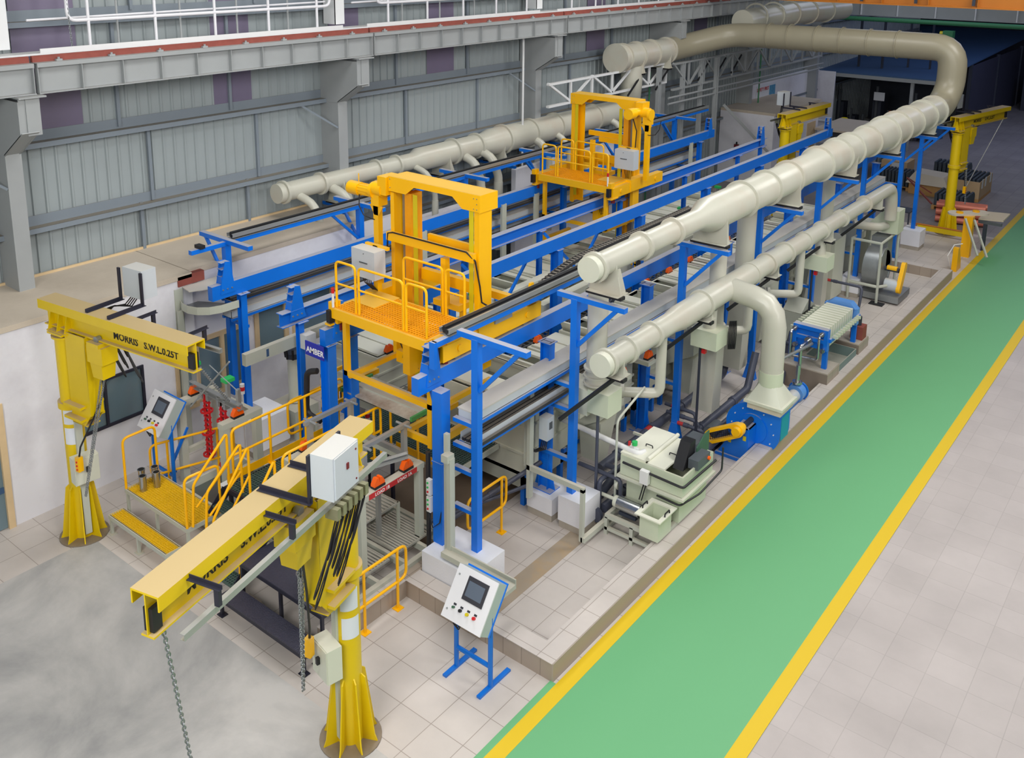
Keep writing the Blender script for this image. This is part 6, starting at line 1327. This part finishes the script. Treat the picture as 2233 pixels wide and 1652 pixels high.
solo('dark_plant', MB().bx(-16.8, -11.2, 52, 53, 0, 3.2), 'machine_dark', 'dark plant wall inside the blue shed', 'plant')
rnd.seed(4)
for i in range(9):
    x = -16.6+i*.6; h = 1+rnd.random()*1.6; c = rnd.choice(['machine_dark', 'grey_dark', 'dark_wall', 'machine_dark', 'steel_grey'])
    t = thing('shed_machine', 'dim machine standing inside the blue shed, %s from the left' % ['first', 'second', 'third', 'fourth', 'fifth', 'sixth', 'seventh', 'eighth', 'ninth'][i], 'machine', (x, 47, 0), 0, 'dim machines inside the shed')
    obj('machine_body', MB().bx(x-.2, x+.2, 46.8, 47.4, 0, h*.7), c, t); obj('machine_column', MB().bx(x-.05, x+.05, 46.7, 46.8, 0, h), 'grey_dark', t)
solo('paper_sign', MB().bx(-14.1, -13.6, 45.9, 45.92, 1.9, 2.3), 'paper', 'small white notice hanging inside the blue shed', 'sign')
solo('orange_fitting', MB().cb(-13.2, 46.2, 1.3, .4, .2, .25), 'orange', 'small orange machine part glowing inside the dark shed', 'fitting')
solo('yellow_helmet', MB().lathe([(.001, .3), (.12, .28), (.21, .2), (.26, .08), (.27, 0), (.001, 0)], (-14.3, 42.6, 1.2), 20), 'tape_yellow', 'round yellow cap on the pale guard beam before the shed', 'cap')
solo('helmet_post', MB().cyl((-14.3, 42.6, 0), (-14.3, 42.6, 1.2), .04, n=8), 'machine_dark', 'dark post below the round yellow cap', 'post')
t = thing('low_cabin', 'low room with flat dusty roof beyond the long rail end', 'cabin', (-12.6, 39, 0)); obj('cabin_roof', MB().bx(-13.8, -11.2, 37.6, 40.6, 1.72, 1.8), 'roof_slab', t); obj('cabin_side', MB().bx(-11.3, -11.25, 37.7, 40.5, 0, 1.72), 'glass', t)
for y in (37.7, 38.4, 39.1, 39.8, 40.5): obj('cabin_mullion', MB().bx(-11.26, -11.22, y-.02, y+.02, 0, 1.72), 'machine_dark', t)
obj('cabin_top_rail', MB().bx(-11.26, -11.2, 37.6, 40.6, 1.62, 1.72), 'machine_dark', t)
solo('dark_cylinder_stack', MB().cyl((-17.5, 47, 2.2), (-16.2, 47, 2.2), .6, n=20), 'wood_plank', 'dim brown roll stored beside the shed', 'roll')
solo('parked_machine', MB().bx(-10.2, -9.2, 60, 62, 0, 2.4).bx(-9.9, -9.5, 59.7, 60, 1, 1.6), 'machine_dark', 'dark machine at the far right edge of the hall', 'machine')
solo('blue_drum', MB().cyl((-11.9, 48.3, 0), (-11.9, 48.3, 1.3), .5, n=20), 'shed_blue', 'dim blue drum beside the far dark wall', 'drum')
solo('copper_rack', MB().bx(-12, 2, 69.8, 70.2, 4.2, 4.5), 'copper_roll', 'dim orange material on a high rack across the far end', 'rack')
solo('storage_rack', MB().bx(-12, 4, 69, 71, 4.55, 5.6), 'machine_dark', 'dark high storage rack across the far end of the hall', 'rack')
# far white room fittings
t = thing('wall_poster', 'pale safety poster with red lettering on the low far wall', 'poster', (-15.98, 37.6, 2.9)); obj('poster_sheet', MB().bx(-15.99, -15.98, 36.6, 38.6, 2.75, 3.4), 'paper', t); text('poster_lettering', 'SAFETY FIRST', .2, face_M((-15.975, 36.65, 3.15), (0, 1, 0), (0, 0, 1)), 'letter_red', t, .002, .004); obj('poster_picture', MB().bx(-15.98, -15.975, 37.9, 38.5, 2.78, 3.3), 'poster_blue', t)
t = thing('wall_poster', 'colourful poster on the far white room behind the jib crane', 'poster', (-13.88, 35, 1.6)); obj('poster_sheet', MB().bx(-13.895, -13.885, 35.2, 36.6, 1.3, 2.45), 'paper', t); obj('poster_picture', MB().bx(-13.885, -13.88, 35.3, 36.5, 1.35, 2.4), 'poster_mix', t)

struct('door_2', MB().bx(-13.9, -13.88, 37.0, 37.9, 0, 2.05), 'wood')
solo('blue_notice', MB().bx(-13.89, -13.88, 37.2, 37.9, 2.35, 2.55), 'sign_blue', 'small dark blue notice over the wooden far door', 'sign')
t = thing('fire_extinguisher', 'dark red fire extinguisher on the far white room wall', 'extinguisher', (-15.3, 33.5, .9)); obj('cylinder', MB().cyl((-15.3, 33.5, 1.0), (-15.3, 33.5, 1.55), .1, n=18), 'dark_red', t); obj('valve_head', MB().cyl((-15.3, 33.5, 1.55), (-15.3, 33.5, 1.65), .03, n=10), 'black', t)
solo('lattice_prop', MB().bar((-15.0, 31.5, 3.4), (-13.6, 32.6, 1.6), .1, .1), 'steel_grey', 'grey slanting prop leaning at the far white room corner', 'prop')
t = thing('safety_shower', 'yellow safety shower with a bent black pipe before the far white room', 'shower', (-12.4, 31.5, 0)); obj('shower_pipe', MB().cyl((-12.3, 31.5, 0), (-12.3, 31.5, 2.1), .04, n=10).cyl((-12.3, 31.5, 2.05), (-12.3+.7, 31.5, 2.05), .025, n=8), 'rail_yellow', t); obj('bent_pipe', MB().pipe(rounded([(-12.75, 31.5, 0), (-12.75, 31.5, 2.25), (-12.35, 31.5, 2.25), (-12.35, 31.5, 1.9)], .08), .025, 8), 'machine_dark', t); obj('shower_head', MB().cyl((-11.6, 31.5, 1.85), (-11.6, 31.5, 2.0), .16, .05, n=16), 'tape_yellow', t); obj('eye_bowl', MB().cyl((-12.0, 31.4, .8), (-12.0, 31.4, .95), .1, .18, n=16), 'rail_yellow', t)
# pallets
def pallet(x, y, w, d, label, load):
    t = thing('pallet', label, 'pallet', (x, y, 0), 0, 'wooden pallets at the far right')
    for j in range(6): a = y+d*j/6; obj('deck_board', MB().bx(x, x+w, a, a+d/6*.8, .12, .14), 'wood_plank', t)
    for j in range(3): a = x+(w-.1)*j/2; obj('bearer', MB().bx(a, a+.1, y, y+d, 0, .12), 'wood_plank', t)
def block_row(x, y, z, nx, ny, dx, dy, h, label, grp):
    k = 0
    for a in range(nx):
        for b in range(ny):
            m = MB().prism([(x+a*dx, z), (x+a*dx+dx*.72, z), (x+a*dx+dx*.72, z+h*.8), (x+a*dx+dx*.5, z+h), (x+a*dx, z+h)], 'y', y+b*dy, y+b*dy+dy*.92)
            solo('dark_casting', m, 'cast_iron', label, 'casting', grp)
pallet(-10.9, 36.6, 1.25, 1.0, 'wooden pallet of dark castings left of the covered crate', 1)
block_row(-10.85, 36.7, .14, 9, 2, .13, .42, .55, 'dark ribbed casting standing in the row on the pallet left of the covered crate', 'castings on the left pallet')
pallet(-8.3, 34.6, 1.2, 1.3, 'wooden pallet of dark castings behind the far crane column', 1)
block_row(-8.25, 34.7, .14, 8, 3, .14, .38, .42, 'dark casting standing in rows on the pallet behind the far crane column', 'castings behind the far crane column')
t = thing('wooden_crate', 'wooden crate with a pale canvas cover in the far right bay', 'crate', (-9.1, 37, 0)); obj('crate_body', MB().bx(-9.6, -8.3, 36.4, 37.5, 0, .5), 'wood_plank', t); obj('canvas_cover', MB().add([(-9.7, 36.3, .42), (-8.2, 36.3, .42), (-8.2, 37.6, .42), (-9.7, 37.6, .42), (-9.5, 36.6, .78), (-8.45, 36.6, .72), (-8.4, 37.4, .76), (-9.5, 37.4, .8)], [(4,5,6,7),(0,1,5,4),(1,2,6,5),(2,3,7,6),(3,0,4,7),(0,3,2,1)]), 'tarp', t)
t = thing('wooden_crate', 'small wooden crate with a white label, farthest of the far right crates', 'crate', (-10.6, 38.6, 0)); obj('crate_body', MB().bx(-11.2, -10.2, 38.2, 39.2, 0, .75), 'cardboard', t); obj('crate_label', MB().bx(-10.8, -10.5, 38.19, 38.2, .3, .7), 'paper', t)
t = thing('cardboard_bin', 'open cardboard bin full of dark castings with white tags', 'bin', (-7.7, 37.6, 0)); obj('bin_wall', MB().opentop(-8.3, -7.2, 36.6, 38.6, .12, .75, .02), 'cardboard', t); obj('bin_pallet', MB().bx(-8.3, -7.2, 36.6, 38.6, 0, .12), 'wood_plank', t)
for y in (36.9, 37.4, 38.2): obj('white_tag', MB().bx(-7.2, -7.195, y, y+.2, .45, .8), 'paper', t)
block_row(-8.2, 36.75, .3, 7, 6, .14, .29, .5, 'dark casting packed in the open cardboard bin', 'castings in the cardboard bin')
block_row(-9.5, 39.4, 0, 8, 2, .16, .42, .7, 'dark casting in the farthest standing row behind the canvas crate', 'castings in the farthest row')
# red rolls and trolley
for i in range(4):
    for j in range(3):
        y = 33.3+.0*i; z = .14+.24*j; x = -7.9+.0
        if i < 2: solo('copper_tube_bundle', MB().cyl((-7.75, 33.0+i*.28, z), (-6.3, 33.3+i*.28, z), .11, n=14), 'copper_roll', 'reddish roll stacked behind the far crane base, %s layer, %s row' % (['bottom', 'middle', 'top'][j], ['front', 'back'][i]), 'roll', 'reddish rolls behind the far crane')
solo('red_drawbar', MB().bar((-8.0, 33.4, .5), (-9.2, 34.6, 1.0), .05, .05).bar((-9.2, 34.6, 1.0), (-8.4, 34.9, .5), .04, .04), 'rust_red', 'slanting red drawbar frame left of the far crane', 'drawbar')
t = thing('base_guard', 'ochre tube guard around the far crane base', 'guard', (-7.1, 31.2, 0)); obj('guard_rail', MB().pipe(rounded([(-7.9, 31.3, 0), (-7.9, 31.3, .3), (-6.4, 31.3, .3), (-6.4, 31.3, 0)], .05), .03, 8), 'crane_orange', t); obj('guard_plate', MB().bx(-7.85, -6.45, 31.28, 31.32, .12, .3), 'jib_yellow', t)
# yellow table fixture at right
t = thing('assembly_fixture', 'yellow pillar fixture with a round ended dusty top near the far kerb', 'fixture', (-5.95, 29.8, 0))
pts = [(-6.35+.28*math.cos(a), 29.7+.28*math.sin(a)) for a in [math.radians(q) for q in range(90, 271, 20)]]+[(-5.9+.3*math.cos(a), 30.2+.3*math.sin(a)) for a in [math.radians(q) for q in range(-80, 91, 20)]]
obj('table_top', MB().prism(pts, 'z', 1.25, 1.3), 'tarp', t)
obj('pillar', MB().bx(-6.15, -5.9, 29.6, 29.85, 0, 1.25), 'rail_yellow', t)
for x, y in ((-6.3, 29.7), (-5.95, 30.15)): obj('yellow_boss', MB().cyl((x, y, 1.3), (x, y, 1.34), .1, n=20), 'rail_yellow', t)
for d_ in (0, .25): obj('slanting_rail', MB().bar((-6.1+d_, 29.55, 1.2), (-5.55+d_, 29.0, .3), .05, .05), 'frame_grey', t)
obj('low_bracket', MB().prism([(28.0, 0), (28.5, 0), (28.4, .3), (28.15, .7), (28.0, .7)], 'x', -6.0, -5.86), 'rail_yellow', t)
obj('white_cable', MB().pipe([(-6.05, 28.2, .02), (-6.15, 28.1, .4), (-6.05, 28.3, .7), (-5.88, 28.5, .72)], .015, 6), 'white_plastic', t)
t = thing('grey_table', 'grey table with dark beam edge beyond the yellow fixture', 'table', (-5.0, 31.5, 0)); obj('table_top', MB().prism([(-5.95, 30.6), (-5.3, 30.8), (-5.3, 31.8), (-5.95, 31.6)], 'z', .95, 1.0), 'kraft', t); obj('table_beam', MB().bx(-5.95, -5.3, 30.6, 30.7, .85, .94), 'grey_dark', t); obj('table_leg', MB().bx(-5.8, -5.7, 30.6, 30.7, 0, .85), 'machine_dark', t)
t = thing('tool_cart', 'dark little table with a yellow edge behind the far white plinth', 'cart', (-8.3, 31.0, 0)); obj('cart_top', MB().bx(-8.6, -8.0, 30.8, 31.4, .72, .76), 'machine_dark', t)
for x in (-8.57, -8.03):
    for y in (30.83, 31.37): obj('leg', MB().bx(x-.02, x+.02, y-.02, y+.02, 0, .72), 'machine_dark', t)
obj('yellow_panel', MB().bx(-8.66, -8.62, 30.8, 31.0, .1, 1.0), 'orange_yellow', t)
